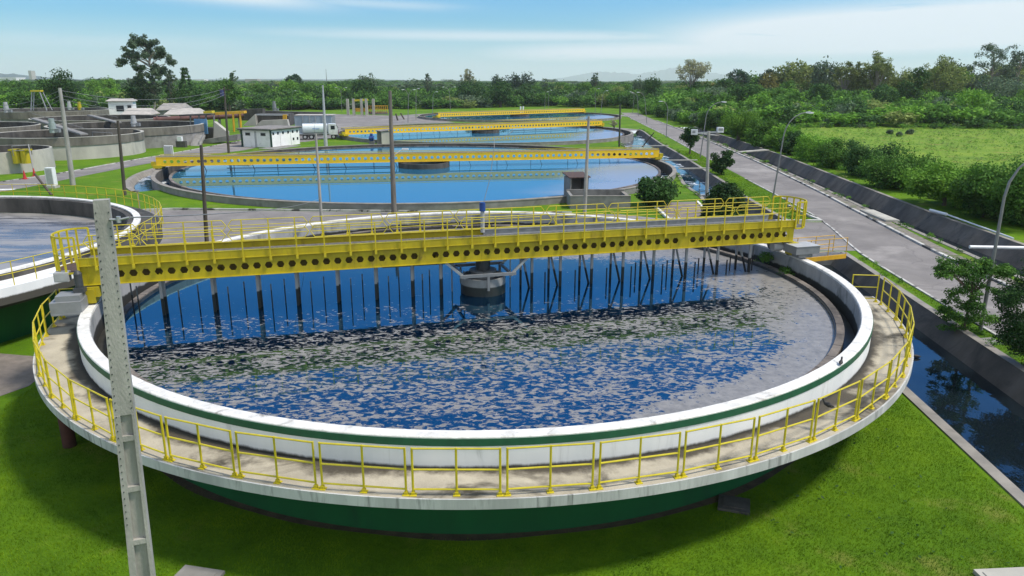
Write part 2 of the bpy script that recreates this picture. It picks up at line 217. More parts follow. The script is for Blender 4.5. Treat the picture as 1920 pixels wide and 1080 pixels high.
# ------------------------------------------------------------------ mesh helpers
class MB:
    def __init__(s): s.v = []; s.f = []
    def add(s, vs, fs):
        o = len(s.v); s.v += [tuple(v) for v in vs]; s.f += [tuple(i+o for i in f) for f in fs]; return s
    def box(s, c, d, rz=0.0, m=None):
        x, y, z = (k/2 for k in d); vs = [Vector((sx*x, sy*y, sz*z)) for sz in (-1, 1) for sy in (-1, 1) for sx in (-1, 1)]
        R = m if m is not None else Matrix.Rotation(rz, 3, 'Z')
        vs = [R @ v+Vector(c) for v in vs]
        return s.add(vs, [(0, 2, 3, 1), (4, 5, 7, 6), (0, 1, 5, 4), (2, 6, 7, 3), (0, 4, 6, 2), (1, 3, 7, 5)])
    def bar(s, a, b, w, h, up=(0, 0, 1)):
        a, b = Vector(a), Vector(b); d = (b-a); L = d.length; d.normalize(); u = Vector(up)
        if abs(d.dot(u)) > .99: u = Vector((0, 1, 0))
        x = d.cross(u).normalized(); z = x.cross(d).normalized(); R = Matrix((x, d, z)).transposed()
        return s.box((a+b)/2, (w, L, h), m=R)
    def tube(s, pts, r, n=8, r1=None, caps=True):
        pts = [Vector(p) for p in pts]; k = len(pts); rs = r if isinstance(r, (list, tuple)) else [r+(0 if r1 is None else (r1-r)*i/max(1, k-1)) for i in range(k)]
        vs = []; prev = None
        for i, p in enumerate(pts):
            d = (pts[min(i+1, k-1)]-pts[max(i-1, 0)]).normalized()
            u = Vector((0, 0, 1)) if abs(d.z) < .95 else Vector((0, 1, 0))
            if prev is not None:
                x = (prev-d*prev.dot(d)); x = x.normalized() if x.length > 1e-6 else d.cross(u).normalized()
            else: x = d.cross(u).normalized()
            prev = x; y = d.cross(x)
            vs += [p+(x*math.cos(2*PI*j/n)+y*math.sin(2*PI*j/n))*rs[i] for j in range(n)]
        fs = [(i*n+j, i*n+(j+1) % n, (i+1)*n+(j+1) % n, (i+1)*n+j) for i in range(k-1) for j in range(n)]
        if caps: fs += [tuple(range(n))[::-1], tuple((k-1)*n+j for j in range(n))]
        return s.add(vs, fs)
    def lathe(s, prof, n=96, a0=0.0, a1=2*PI, closed=True, c=(0, 0)):
        """profile (r,z) revolved; closed = profile is a closed loop"""
        full = abs(a1-a0-2*PI) < 1e-6; m = len(prof); na = n if full else n+1
        vs = [(c[0]+r*math.cos(a0+(a1-a0)*i/n), c[1]+r*math.sin(a0+(a1-a0)*i/n), z) for i in range(na) for r, z in prof]
        fs = []
        for i in range(n):
            i2 = (i+1) % na
            for j in range(m if closed else m-1):
                j2 = (j+1) % m; fs.append((i*m+j, i2*m+j, i2*m+j2, i*m+j2))
        if not full and closed: fs += [tuple(range(m)), tuple(n*m+j for j in range(m))[::-1]]
        return s.add(vs, fs)
    def ring(s, r0, r1, z0, z1, n=96, a0=0.0, a1=2*PI, c=(0, 0)):
        return s.lathe([(r0, z0), (r1, z0), (r1, z1), (r0, z1)], n, a0, a1, True, c)
    def cyl(s, c, r, z0, z1, n=24, r1=None):
        r1 = r if r1 is None else r1
        vs = [(c[0]+r*math.cos(2*PI*i/n), c[1]+r*math.sin(2*PI*i/n), z0) for i in range(n)]+[(c[0]+r1*math.cos(2*PI*i/n), c[1]+r1*math.sin(2*PI*i/n), z1) for i in range(n)]
        return s.add(vs, [(i, (i+1) % n, n+(i+1) % n, n+i) for i in range(n)]+[tuple(range(n))[::-1], tuple(range(n, 2*n))])
    def prism(s, poly, z0, z1):
        n = len(poly); vs = [(p[0], p[1], z0) for p in poly]+[(p[0], p[1], z1) for p in poly]
        return s.add(vs, [(i, (i+1) % n, n+(i+1) % n, n+i) for i in range(n)]+[tuple(range(n))[::-1], tuple(range(n, 2*n))])
    def strip(s, A, B):
        """quad strip between two equal-length 3-D polylines"""
        n = len(A); return s.add(list(A)+list(B), [(i, i+1, n+i+1, n+i) for i in range(n-1)])
    def loft(s, lines):
        n = len(lines[0]); vs = [p for L in lines for p in L]
        return s.add(vs, [(k*n+i, k*n+i+1, (k+1)*n+i+1, (k+1)*n+i) for k in range(len(lines)-1) for i in range(n-1)])
    def hexplate(s, x0, n, pitch, z0, z1, y, th, r, skip=()):
        zc = (z0+z1)/2; hh = (z1-z0)/2; w = pitch/2; h = r*.84
        for k in range(n):
            xc = x0+pitch*(k+.5)
            if k in skip: s.box((xc, y, zc), (pitch, th, hh*2)); continue
            O = [(w, 0), (w, hh), (-w, hh), (-w, 0), (-w, -hh), (w, -hh)]; H = [(r, 0), (r/2, h), (-r/2, h), (-r, 0), (-r/2, -h), (r/2, -h)]
            vs = [(xc+a, y-th/2, zc+b) for a, b in O+H]+[(xc+a, y+th/2, zc+b) for a, b in O+H]
            fs = []
            for i in range(6):
                j = (i+1) % 6
                fs += [(i, j, 6+j, 6+i), (12+j, 12+i, 18+i, 18+j), (6+i, 6+j, 18+j, 18+i)]
            fs += [(1, 2, 14, 13), (5, 4, 16, 17)]
            s.add(vs, fs)
        return s
    def build(s, name, m, parent=None, loc=None, smooth=False):
        me = bpy.data.meshes.new(name); me.from_pydata(s.v, [], s.f); me.update()
        bm = bmesh.new(); bm.from_mesh(me); bmesh.ops.recalc_face_normals(bm, faces=bm.faces); bm.to_mesh(me); bm.free()
        if smooth:
            me.polygons.foreach_set('use_smooth', [True]*len(me.polygons)); me.set_sharp_from_angle(angle=math.radians(40))
        return link(name, me, m, parent, loc)
def link(name, me, m, parent=None, loc=None):
    o = bpy.data.objects.new(name, me); me.materials.append(m) if m and not len(me.materials) else None
    C.objects.link(o)
    if parent: o.parent = parent
    if loc is not None: o.location = loc
    return o
def tag(o, label=None, cat=None, group=None, kind=None):
    if label: o['label'] = label
    if cat: o['category'] = cat
    if group: o['group'] = group
    if kind: o['kind'] = kind
    return o
def thing(name, label, cat, loc=(0, 0, 0), rz=0.0, group=None):
    o = bpy.data.objects.new(name, None); o.empty_display_size = .3; C.objects.link(o); o.location = loc; o.rotation_euler = (0, 0, rz)
    return tag(o, label, cat, group)
def copy_tree(o, parent=None):
    c = o.copy(); C.objects.link(c)
    if parent: c.parent = parent
    for ch in list(o.children): copy_tree(ch, c)
    return c
def dup(o, loc, rz=0.0, sc=1.0, label=None, group=None):
    c = copy_tree(o); c.location = loc; c.rotation_euler = (0, 0, rz); c.scale = (sc,)*3 if not isinstance(sc, tuple) else sc
    if label: c['label'] = label
    if group: c['group'] = group
    return c
def offs(pl, d):
    """offset a 2-D polyline sideways (positive = to the right of travel)"""
    out = []
    for i, p in enumerate(pl):
        a = Vector(pl[max(i-1, 0)][:2]); b = Vector(pl[min(i+1, len(pl)-1)][:2]); t = (b-a).normalized(); n = Vector((t.y, -t.x))
        out.append((p[0]+n.x*d, p[1]+n.y*d))
    return out
def dense(pl, step=3.0):
    """Catmull-Rom resample"""
    P = [Vector(p[:2]) for p in pl]; out = []
    for i in range(len(P)-1):
        p0 = P[max(i-1, 0)]; p1 = P[i]; p2 = P[i+1]; p3 = P[min(i+2, len(P)-1)]; n = max(1, int((p2-p1).length/step))
        for k in range(n):
            t = k/n; out.append(.5*((2*p1)+(p2-p0)*t+(2*p0-5*p1+4*p2-p3)*t*t+(3*p1-p0-3*p2+p3)*t**3))
    out.append(P[-1]); return [(p.x, p.y) for p in out]
def resample(pl, n):
    P = [Vector(p) for p in pl]; L = [0]
    for a, b in zip(P, P[1:]): L.append(L[-1]+(b-a).length)
    out = []
    for k in range(n):
        s = L[-1]*k/(n-1); i = max(j for j in range(len(L)) if L[j] <= s+1e-9); i = min(i, len(P)-2); t = (s-L[i])/max(1e-9, L[i+1]-L[i]); out.append(tuple(P[i].lerp(P[i+1], t)))
    return out
def z3(pl, z): return [(p[0], p[1], z) for p in pl]
# ------------------------------------------------------------------ site plan (metres, ground at z = 0)
T1 = Vector((-1.2, 29.2)); T0 = Vector((-34.3, 34.8)); R1 = 14.55
T2 = Vector((-11.1, 92.6)); R2 = 31.0; T3 = Vector((-5.6, 154.9)); R3 = 30.3; T4 = Vector((2.2, 227.5)); R4 = 30.6; ZR = .6
CH1L = [(12.75, 4), (13.4, 12), (14.35, 24.6), (15.2, 34), (16.0, 43), (16.2, 46.0)]
CH1R = [(17.3, 4), (18.1, 12), (19.4, 25.7), (20.2, 35), (20.95, 43), (21.2, 46.0)]
CH1Lb = [(16.8, 57.2), (18.3, 70), (18.7, 79), (19.75, 86), (20.25, 92.6), (19.9, 100), (19.3, 112), (19.2, 128), (20.8, 141), (24.4, 150), (25.1, 157), (24.6, 166)]
CH1Rb = [(21.6, 57.2), (22.1, 70), (22.9, 79), (23.6, 90), (24.3, 100), (25.4, 118), (25.9, 130), (27.0, 145), (27.8, 155), (28.4, 162), (28.6, 170)]
CH2L = [(27.2, 20), (28.4, 34), (29.6, 45.5), (30.5, 57.4), (32.6, 77.2), (34.6, 100), (36.0, 118), (38.4, 150), (40.3, 180)]
CH2R = [(31.8, 20), (33.2, 34), (34.4, 48.3), (35.0, 60), (36.6, 77.2), (38.9, 100), (40.5, 118), (42.4, 150), (43.6, 180)]
ROADL = [(19.6, 2), (20.6, 16), (21.4, 31.4), (21.9, 38), (22.6, 46), (24.0, 53), (25.0, 59), (25.9, 71), (27.4, 95.4), (29.0, 118.7), (31.2, 150.5), (34.7, 212.9), (38, 262)]
ROADR = [(24.6, 2), (25.4, 16), (26.3, 31.4), (26.9, 40), (27.6, 48), (28.6, 56), (29.4, 63), (30.9, 75), (33.3, 99), (35.0, 122), (37.0, 150.5), (40.4, 212.9), (43.5, 262)]
def inpoly(p, poly):
    x, y = p; c = False; j = len(poly)-1
    for i in range(len(poly)):
        a, b = poly[i], poly[j]
        if (a[1] > y) != (b[1] > y) and x < (b[0]-a[0])*(y-a[1])/(b[1]-a[1])+a[0]: c = not c
        j = i
    return c
def circle(c, r, n=96): return [(c.x+r*math.cos(2*PI*i/n), c.y+r*math.sin(2*PI*i/n)) for i in range(n)]
def arc(c, r, a0, a1, n=24): return [(c.x+r*math.cos(math.radians(a0+(a1-a0)*i/n)), c.y+r*math.sin(math.radians(a0+(a1-a0)*i/n))) for i in range(n+1)]
MOAT_I = arc(T2, R2-.2, 150, 218, 24); MOAT_O = arc(T2, R2+2.1, 150, 218, 24)
ch1a = (dense(CH1L), dense(CH1R)); ch1b = (dense(CH1Lb), dense(CH1Rb)); ch2 = (dense(CH2L), dense(CH2R))
HOLES = [a+b[::-1] for a, b in (ch1a, ch1b, ch2)]+[circle(T2, R2-.15), circle(T3, R3-.15), circle(T4, R4-.15), MOAT_O+MOAT_I[::-1]]
def ground_sheet():
    vs = [(-19500, -68), (19500, -68), (19500, 17600), (-19500, 17600)]; ed = [(0, 1), (1, 2), (2, 3), (3, 0)]
    for h in HOLES:
        o = len(vs); vs += h; ed += [(o+i, o+(i+1) % len(h)) for i in range(len(h))]
    for k in range(900):                                        # loose points so that the sheet is not made of slivers
        vs.append((random.uniform(-120, 140), random.uniform(4, 330)))
    V, E_, F, *_ = delaunay_2d_cdt([Vector(v) for v in vs], ed, [], 0, 1e-4)
    fs = []
    for f in F:
        c = sum((V[i] for i in f), Vector((0, 0)))/len(f)
        if not any(inpoly(c, h) for h in HOLES): fs.append(tuple(f))
    def zz(v):
        d = math.hypot(v.x-0, v.y-100); return 0.0
    return [(v.x, v.y, zz(v)) for v in V], fs
def grassmat(name, c_hi, c_mid, c_lo, dry, drylo, fine=9.0):
    m = bpy.data.materials.new(name); m.use_nodes = True; t = m.node_tree; b = t.nodes['Principled BSDF']; b.inputs['Roughness'].default_value = .9; b.inputs['Specular IOR Level'].default_value = .15
    tc = nd(t, 'ShaderNodeTexCoord')
    def noise(s, d=6, r=.6): 
        n = nd(t, 'ShaderNodeTexNoise', i_Scale=s, i_Detail=d, i_Roughness=r); t.links.new(tc.outputs['Object'], n.inputs['Vector']); return n.outputs['Fac']
    r = nd(t, 'ShaderNodeValToRGB'); r.color_ramp.elements[0].position = .3; r.color_ramp.elements[1].position = .7
    e = r.color_ramp.elements.new(.5); r.color_ramp.elements[0].color = (*c_lo, 1); e.color = (*c_mid, 1); r.color_ramp.elements[2].color = (*c_hi, 1)
    f = mth(t, 'ADD', mth(t, 'MULTIPLY', noise(.11, 4), .45), mth(t, 'ADD', mth(t, 'MULTIPLY', noise(.9, 6, .7), .3), mth(t, 'MULTIPLY', noise(fine, 5, .7), .25)))
    t.links.new(f, r.inputs[0])
    mr = nd(t, 'ShaderNodeMapRange', interpolation_type='SMOOTHSTEP'); mr.inputs[1].default_value = drylo; mr.inputs[2].default_value = drylo+.14; t.links.new(noise(.33, 8, .65), mr.inputs[0])
    k = nd(t, 'ShaderNodeMix', data_type='RGBA'); t.links.new(mth(t, 'MULTIPLY', mr.outputs[0], .6), k.inputs[0]); t.links.new(r.outputs[0], k.inputs[6]); k.inputs[7].default_value = (*dry, 1)
    t.links.new(k.outputs[2], b.inputs['Base Color'])
    bu = nd(t, 'ShaderNodeBump', i_Strength=.7, i_Distance=.12); t.links.new(noise(5, 6, .75), bu.inputs['Height']); t.links.new(bu.outputs[0], b.inputs['Normal'])
    MATS[name] = m; return m
GRASS = grassmat('lawn_grass', (.150, .255, .005), (.080, .168, .004), (.030, .080, .003), (.20, .20, .045), .54)
MEADOW = grassmat('meadow_grass', (.23, .30, .030), (.135, .225, .022), (.058, .125, .016), (.26, .19, .06), .54, 1.2)
v, f = ground_sheet(); g = MB().add(v, f).build('ground', GRASS); tag(g, kind='structure')
fieldp = [(45, 176), (52, 122), (47, 96), (44, 82), (41.5, 66), (40, 50), (38.5, 30), (70, 25), (150, 40), (190, 120), (190, 185), (120, 178), (80, 182)]
fm = MB()
def flat(poly, z, name, m, kind='structure'):
    V, E_, F, *_ = delaunay_2d_cdt([Vector(p) for p in poly], [(i, (i+1) % len(poly)) for i in range(len(poly))], [], 1, 1e-4)
    o = MB().add([(p.x, p.y, z) for p in V], [tuple(q) for q in F]).build(name, m); tag(o, kind=kind); return o
flat(fieldp, .02, 'field', MEADOW)
def soil_ring():
    rg = np.random.default_rng(2); V = []; n = 160
    for i in range(n): a = 2*PI*i/n; V.append((T1.x+13.4*math.cos(a), T1.y+13.4*math.sin(a), .006))
    for i in range(n): a = 2*PI*i/n; r = 13.84+.06*math.sin(a*17)*math.sin(a*5); V.append((T1.x+r*math.cos(a), T1.y+r*math.sin(a), .006))
    o = MB().add(V, [(i, (i+1) % n, n+(i+1) % n, n+i) for i in range(n)]).build('soil', mat('bare_soil', (.085, .062, .04), (.045, .034, .022), 2.5, .95, bump=.5)); tag(o, kind='structure')
soil_ring()
# roads
rl, rr = dense(ROADL), dense(ROADR); n = 90; rl2, rr2 = resample(rl, n), resample(rr, n)
tag(MB().strip(z3(rl2, .016), z3(rr2, .016)).build('road', ASPH), kind='structure')
back = [(-19.6, 42.5), (-22.5, 46), (-28, 50.5), (-34, 52.5), (-34, 60.5), (-29, 61.8), (-20, 61.4), (-11, 61.0), (0, 60.6), (9, 60.2), (14, 57.0), (25.0, 56.9), (23.3, 50.5), (22.7, 46.8), (12, 46.9), (8, 45.6)]+arc(T1, R1-.3, 55, 140, 14)
flat(back, .012, 'road', ASPH)
LRN = [(-52.6, 58), (-51.4, 68), (-49.9, 74.9), (-49.4, 84.4), (-48.0, 98.7), (-44.5, 111.5), (-42.2, 117), (-42.0, 122), (-41.6, 132)]
LRF = [(-60, 60), (-57.6, 70), (-55.2, 78.8), (-53.4, 86.4), (-52.4, 98.6), (-51.0, 112), (-50.4, 119), (-49.8, 128), (-49.0, 137)]
a, b = resample(dense(LRN), 40), resample(dense(LRF), 40)
tag(MB().strip(z3(b, .012), z3(a, .012)).build('road', ASPH), kind='structure')
flat([(-49.0, 137), (-41.6, 132), (-37.2, 133.5), (-33.5, 148), (-38, 160), (-36.5, 172), (-27, 190), (-15, 198), (-22, 212), (-29, 232), (-60, 246), (-60, 236), (-52, 215), (-50, 180), (-52, 152)], .008, 'road', ASPH)
tag(MB().strip(z3(arc(T3, R3+2.2, 20, 128, 40), .004), z3(arc(T3, R3+7.5, 20, 128, 40), .004)).build('road', ASPH), kind='structure')
tag(MB().strip(z3(arc(T4, R4+3.0, -20, 200, 60), .004), z3(arc(T4, R4+8, -20, 200, 60), .004)).build('road', ASPH), kind='structure')
flat([(-19.2, 21), (-17.5, 24.5), (-17.9, 27.2), (-22, 28), (-30, 20), (-26, 14)], .01, 'path', mat('path_surface', (.20, .17, .15), (.13, .115, .10), 2, .9, bump=.3))
# gravel verge beside the main road
vg = offs(rr2[12:62], .25); vg2 = offs(rr2[12:62], 1.25)
tag(MB().strip(z3(vg, .01), z3(vg2, .01)).build('verge', mat('gravel_verge', (.23, .20, .17), (.13, .12, .10), 3, .95, bump=.5, bscale=12, stain=(.07, .10, .02), sscale=1.2, slo=.5, shi=.65)), kind='structure')
def kerb(name, pl, w, h, m, label=None, step=None, z=0.0):
    mb = MB(); A = offs(pl, -w/2); B = offs(pl, w/2)
    mb.loft([z3(A, z), z3(A, z+h), z3(B, z+h), z3(B, z)]); o = mb.build(name, m)
    if label: tag(o, label, 'kerb')
    return o
kerb('kerb', offs(rr2[6:72], .12), .22, .14, KERB, 'white painted kerb with black gaps along far side of main road')
kerb('kerb', offs(rl2[38:], -.1), .14, .06, KERB, 'thin white kerb on near side of main road past the junction')
kerb('kerb', offs(rl2[2:29], -.1), .14, .06, KERB, 'thin white kerb between lawn strip and main road near the camera')
kerb('kerb', [(-34, 60.7), (-29, 62.0), (-20, 61.6), (-11, 61.2), (0, 60.8), (5.0, 60.6)], .2, .14, KERB, 'white kerb with black gaps on far side of the crossing road')
kerb('kerb', offs(b, -.1), .16, .1, KERB, 'white kerb in front of the round concrete tanks')
kerb('kerb', [(24.6, 64.5), (24.3, 61.5), (24.5, 57.25), (20.6, 57.05), (18.0, 57.1)], .3, .16, KERB, 'pointed white kerb where the crossing road meets the main road')
kerb('kerb', [(-38.0, 160), (-36.2, 167), (-33.6, 172), (-34.4, 176), (-38, 178)], .3, .14, KERB, 'curved white kerb of the traffic island beyond the tanker truck')
for k, (x0, x1) in enumerate(((-52.9, -51.2),)):
    tag(MB().box((-51.8, 73.4, .02), (3.2, .8, .008), rz=.1).build('road_marking', MARK), kind='structure')
tag(MB().box((-52.0, 77.5, .02), (3.0, .25, .008), rz=.1).build('road_marking', MARK), kind='structure')
# ------------------------------------------------------------------ water
def watermat(name, base, rough=.04, wave=1.2, strength=.12, ior=1.6, scum=None, wstretch=(1, 1, 1), stint=(.30, .76, .86, 1)):
    m = bpy.data.materials.new(name); m.use_nodes = True; t = m.node_tree; b = t.nodes['Principled BSDF']
    b.inputs['Base Color'].default_value = (*base, 1); b.inputs['Roughness'].default_value = rough; b.inputs['IOR'].default_value = ior; b.inputs['Specular Tint'].default_value = stint
    tc = nd(t, 'ShaderNodeTexCoord'); mp = nd(t, 'ShaderNodeMapping'); mp.inputs['Scale'].default_value = wstretch; t.links.new(tc.outputs['Object'], mp.inputs[0])
    n = nd(t, 'ShaderNodeTexNoise', i_Scale=wave, i_Detail=3, i_Roughness=.55); t.links.new(mp.outputs[0], n.inputs['Vector'])
    bu = nd(t, 'ShaderNodeBump', i_Strength=strength, i_Distance=.05); t.links.new(n.outputs['Fac'], bu.inputs['Height']); t.links.new(bu.outputs[0], b.inputs['Normal'])
    MATS[name] = m
    if scum: scum(m, t, b, tc)
    return m
def N(t, vec, s, d=5, r=.6, dist=0.0):
    n = nd(t, 'ShaderNodeTexNoise', i_Scale=s, i_Detail=d, i_Roughness=r, i_Distortion=dist); t.links.new(vec, n.inputs['Vector']); return n.outputs['Fac']
def smooth(t, v, lo, hi, a=0.0, b=1.0):
    mr = nd(t, 'ShaderNodeMapRange', interpolation_type='SMOOTHSTEP'); mr.inputs[1].default_value = lo; mr.inputs[2].default_value = hi; mr.inputs[3].default_value = a; mr.inputs[4].default_value = b
    t.links.new(v, mr.inputs[0]); return mr.outputs[0]
def scum_near(m, t, b, tc):
    """floating grey scum: a closed mat along the right wall and far side, loose flakes over the near half, open water left of the drum"""
    sp = nd(t, 'ShaderNodeSeparateXYZ'); t.links.new(tc.outputs['Object'], sp.inputs[0]); X, Y = sp.outputs[0], sp.outputs[1]
    mp = nd(t, 'ShaderNodeMapping'); mp.inputs['Scale'].default_value = (.62, 1.0, 1); mp.inputs['Rotation'].default_value = (0, 0, -.18); t.links.new(tc.outputs['Object'], mp.inputs[0])
    fine = N(t, mp.outputs[0], 6.6, 7, .64, .6); big = N(t, mp.outputs[0], .42, 4, .55, .5); mid = N(t, mp.outputs[0], 1.3, 4, .6, .6)
    fl = mth(t, 'ADD', mth(t, 'MULTIPLY', fine, .74), mth(t, 'MULTIPLY', mid, .26))
    rad = mth(t, 'SQRT', mth(t, 'ADD', mth(t, 'MULTIPLY', X, X), mth(t, 'MULTIPLY', Y, Y)))
    wob = mth(t, 'MULTIPLY_ADD', big, 4.0, -2.0)
    s1 = smooth(t, mth(t, 'ADD', mth(t, 'ADD', X, mth(t, 'MULTIPLY', Y, .12)), wob), 6.5, 12.0)
    s1b = smooth(t, mth(t, 'ADD', mth(t, 'MULTIPLY', rad, smooth(t, X, -2, 5)), mth(t, 'MULTIPLY', wob, .45)), 11.0, 12.7)
    s2 = smooth(t, mth(t, 'ADD', mth(t, 'ADD', Y, mth(t, 'MULTIPLY', X, .12)), wob), 5.0, 7.6)
    near = smooth(t, mth(t, 'ADD', mth(t, 'ADD', Y, mth(t, 'MULTIPLY', X, -.20)), mth(t, 'MULTIPLY', wob, .4)), -3.6, -.8, 1, 0)
    band = smooth(t, mth(t, 'ABSOLUTE', mth(t, 'ADD', mth(t, 'ADD', Y, mth(t, 'MULTIPLY', X, -.25)), 3.4)), .5, 1.8, -.05, 0)
    lev = mth(t, 'ADD', mth(t, 'MAXIMUM', mth(t, 'MAXIMUM', mth(t, 'MULTIPLY', s1, .235), mth(t, 'MULTIPLY', s1b, .26)), mth(t, 'MAXIMUM', mth(t, 'MULTIPLY', s2, .24), mth(t, 'MULTIPLY', near, .128))), band)
    v = mth(t, 'ADD', fl, lev)
    cov = smooth(t, v, .608, .676)
    col = nd(t, 'ShaderNodeValToRGB'); t.links.new(N(t, tc.outputs['Object'], 3.2, 8, .75), col.inputs[0])
    col.color_ramp.elements[0].position = .3; col.color_ramp.elements[1].position = .72; col.color_ramp.elements[0].color = (.13, .122, .115, 1); col.color_ramp.elements[1].color = (.30, .283, .265, 1)
    k = nd(t, 'ShaderNodeMix', data_type='RGBA'); t.links.new(cov, k.inputs[0]); k.inputs[6].default_value = b.inputs['Base Color'].default_value; t.links.new(col.outputs[0], k.inputs[7]); t.links.new(k.outputs[2], b.inputs['Base Color'])
    t.links.new(mth(t, 'MULTIPLY_ADD', cov, .34, .03), b.inputs['Roughness'])
    t.links.new(mth(t, 'MULTIPLY_ADD', cov, -2.05, 3.6), b.inputs['IOR'])
    # the mat is a raised film
    bu = b.inputs['Normal'].links[0].from_node; bu2 = nd(t, 'ShaderNodeBump', i_Strength=.25, i_Distance=.03); t.links.new(v, bu2.inputs['Height']); t.links.new(bu.outputs[0], bu2.inputs['Normal'])
    k2 = nd(t, 'ShaderNodeMix', data_type='VECTOR'); t.links.new(cov, k2.inputs[0]); t.links.new(bu.outputs[0], k2.inputs[4]); t.links.new(bu2.outputs[0], k2.inputs[5]); t.links.new(k2.outputs[1], b.inputs['Normal'])
WAT1 = watermat('clarifier_water', (.0004, .006, .020), .03, 1.5, .04, 3.6, scum_near)
def scum_all(m, t, b, tc):
    mp = nd(t, 'ShaderNodeMapping'); mp.inputs['Scale'].default_value = (.35, 1.3, 1); t.links.new(tc.outputs['Object'], mp.inputs[0])
    v = mth(t, 'ADD', mth(t, 'MULTIPLY', N(t, mp.outputs[0], .8, 7, .7, .5), .6), mth(t, 'MULTIPLY', N(t, mp.outputs[0], .18, 3), .4)); cov = smooth(t, v, .42, .56, .35, .95)
    col = nd(t, 'ShaderNodeMix', data_type='RGBA'); t.links.new(N(t, mp.outputs[0], 2.0, 6, .7), col.inputs[0]); col.inputs[6].default_value = (.20, .188, .178, 1); col.inputs[7].default_value = (.36, .34, .325, 1)
    k = nd(t, 'ShaderNodeMix', data_type='RGBA'); t.links.new(cov, k.inputs[0]); k.inputs[6].default_value = (.01, .02, .04, 1); t.links.new(col.outputs[2], k.inputs[7]); t.links.new(k.outputs[2], b.inputs['Base Color'])
    t.links.new(mth(t, 'MULTIPLY_ADD', cov, .4, .08), b.inputs['Roughness'])
WAT0 = watermat('scummed_water', (.1, .1, .1), .2, 1.5, .08, 1.6, scum_all)
def scum_far(m, t, b, tc):
    sp = nd(t, 'ShaderNodeSeparateXYZ'); t.links.new(tc.outputs['Object'], sp.inputs[0])
    mp = nd(t, 'ShaderNodeMapping'); mp.inputs['Scale'].default_value = (.5, 1, 1); t.links.new(tc.outputs['Object'], mp.inputs[0])
    v = mth(t, 'ADD', mth(t, 'ADD', sp.outputs[0], mth(t, 'MULTIPLY', sp.outputs[1], -.25)), mth(t, 'MULTIPLY_ADD', N(t, mp.outputs[0], .12, 5), 16, -8)); cov = mth(t, 'MULTIPLY', smooth(t, v, 16, 27), .62)
    k = nd(t, 'ShaderNodeMix', data_type='RGBA'); t.links.new(cov, k.inputs[0]); k.inputs[6].default_value = b.inputs['Base Color'].default_value; k.inputs[7].default_value = (.40, .37, .38, 1); t.links.new(k.outputs[2], b.inputs['Base Color'])
    t.links.new(mth(t, 'MULTIPLY_ADD', cov, .45, .02), b.inputs['Roughness'])
WAT2 = watermat('far_tank_water', (.022, .115, .205), .02, .5, .010, 6.0, scum_far, (1, 1, 1), (.66, .88, 1, 1))  # blue base colour carries part of the sky reflection
WATC = watermat('channel_water', (.006, .010, .014), .03, 1.6, .22, 1.6, None, (1, .6, 1))
def foam(m, t, b, tc):
    v = mth(t, 'ADD', mth(t, 'MULTIPLY', N(t, tc.outputs['Object'], .9, 6, .7, .8), .6), mth(t, 'MULTIPLY', N(t, tc.outputs['Object'], .12, 3), .4)); cov = smooth(t, v, .53, .60)
    k = nd(t, 'ShaderNodeMix', data_type='RGBA'); t.links.new(cov, k.inputs[0]); k.inputs[6].default_value = (.01, .03, .06, 1); k.inputs[7].default_value = (.6, .62, .64, 1); t.links.new(k.outputs[2], b.inputs['Base Color']); t.links.new(mth(t, 'MULTIPLY_ADD', cov, .6, .03), b.inputs['Roughness'])
WATF = watermat('foamy_channel_water', (.01, .03, .06), .03, 1.2, .2, 1.9, foam, (1, .6, 1))
DARKW = watermat('dark_tank_water', (.01, .014, .016), .05, 1.0, .06, 1.5)
def disc(c, r, z, n=96): return [(c[0]+r*math.cos(2*PI*i/n), c[1]+r*math.sin(2*PI*i/n), z) for i in range(n)]
def water_disc(c, r, z, m):
    o = MB().add(disc((0, 0), r, 0), [tuple(range(96))]).build('water', m, None, (c[0], c[1], z)); return tag(o, kind='structure')
water_disc(T1, 13.52, 2.28, WAT1); water_disc(T0, 13.9, 2.05, WAT0)
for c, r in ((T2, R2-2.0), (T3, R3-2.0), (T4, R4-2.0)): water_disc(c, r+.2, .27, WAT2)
def channel(L, Rr, zt_l, zt_r, zw, slope_l, slope_r, wm, lab_l, lab_r, kw=.38, n=70):
    A = resample(L, n); B = resample(Rr, n); zb = zw-.7
    # left wall
    mb = MB(); in_l = offs(A, slope_l); out = offs(A, -kw)
    mb.loft([z3(out, -.02), z3(out, zt_l), z3(A, zt_l)]); lw = mb.build('channel_wall', KERBTOP); tag(lw, lab_l, 'channel wall')
    mb = MB(); mb.loft([z3(offs(A, .002), zt_l-.01), z3(offs(in_l, .002), zb)]); mb.build('face', BANK, lw)
    mb = MB(); in_r = offs(B, -slope_r); out = offs(B, kw)
    mb.loft([z3(B, zt_r), z3(out, zt_r), z3(out, -.02)]); rw = mb.build('channel_wall', KERBTOP); tag(rw, lab_r, 'channel wall')
    mb = MB(); mb.loft([z3(in_r, zb), z3(offs(B, -.002), zt_r-.01)]); mb.build('face', BANK, rw)
    w = MB().strip(z3(offs(A, -.3), zw), z3(offs(B, .3), zw)).build('water', wm); tag(w, kind='structure')
channel(*ch1a, .05, .12, -.75, .05, 1.0, WATC, 'low concrete kerb wall between front lawn and channel water', 'sloped dark concrete bank of the channel on the right of the near tank')
channel(*ch1b, .05, .12, -.75, .05, 1.0, WATF, 'low concrete wall on the tank side of the foamy channel', 'sloped concrete bank of the foamy channel beside the grass strip')
channel(*ch2, .04, .15, -1.1, .25, 1.5, WATC, 'thin concrete lip of the roadside ditch next to the road verge', 'broad sloped dark concrete bank of the roadside ditch below the bushes')
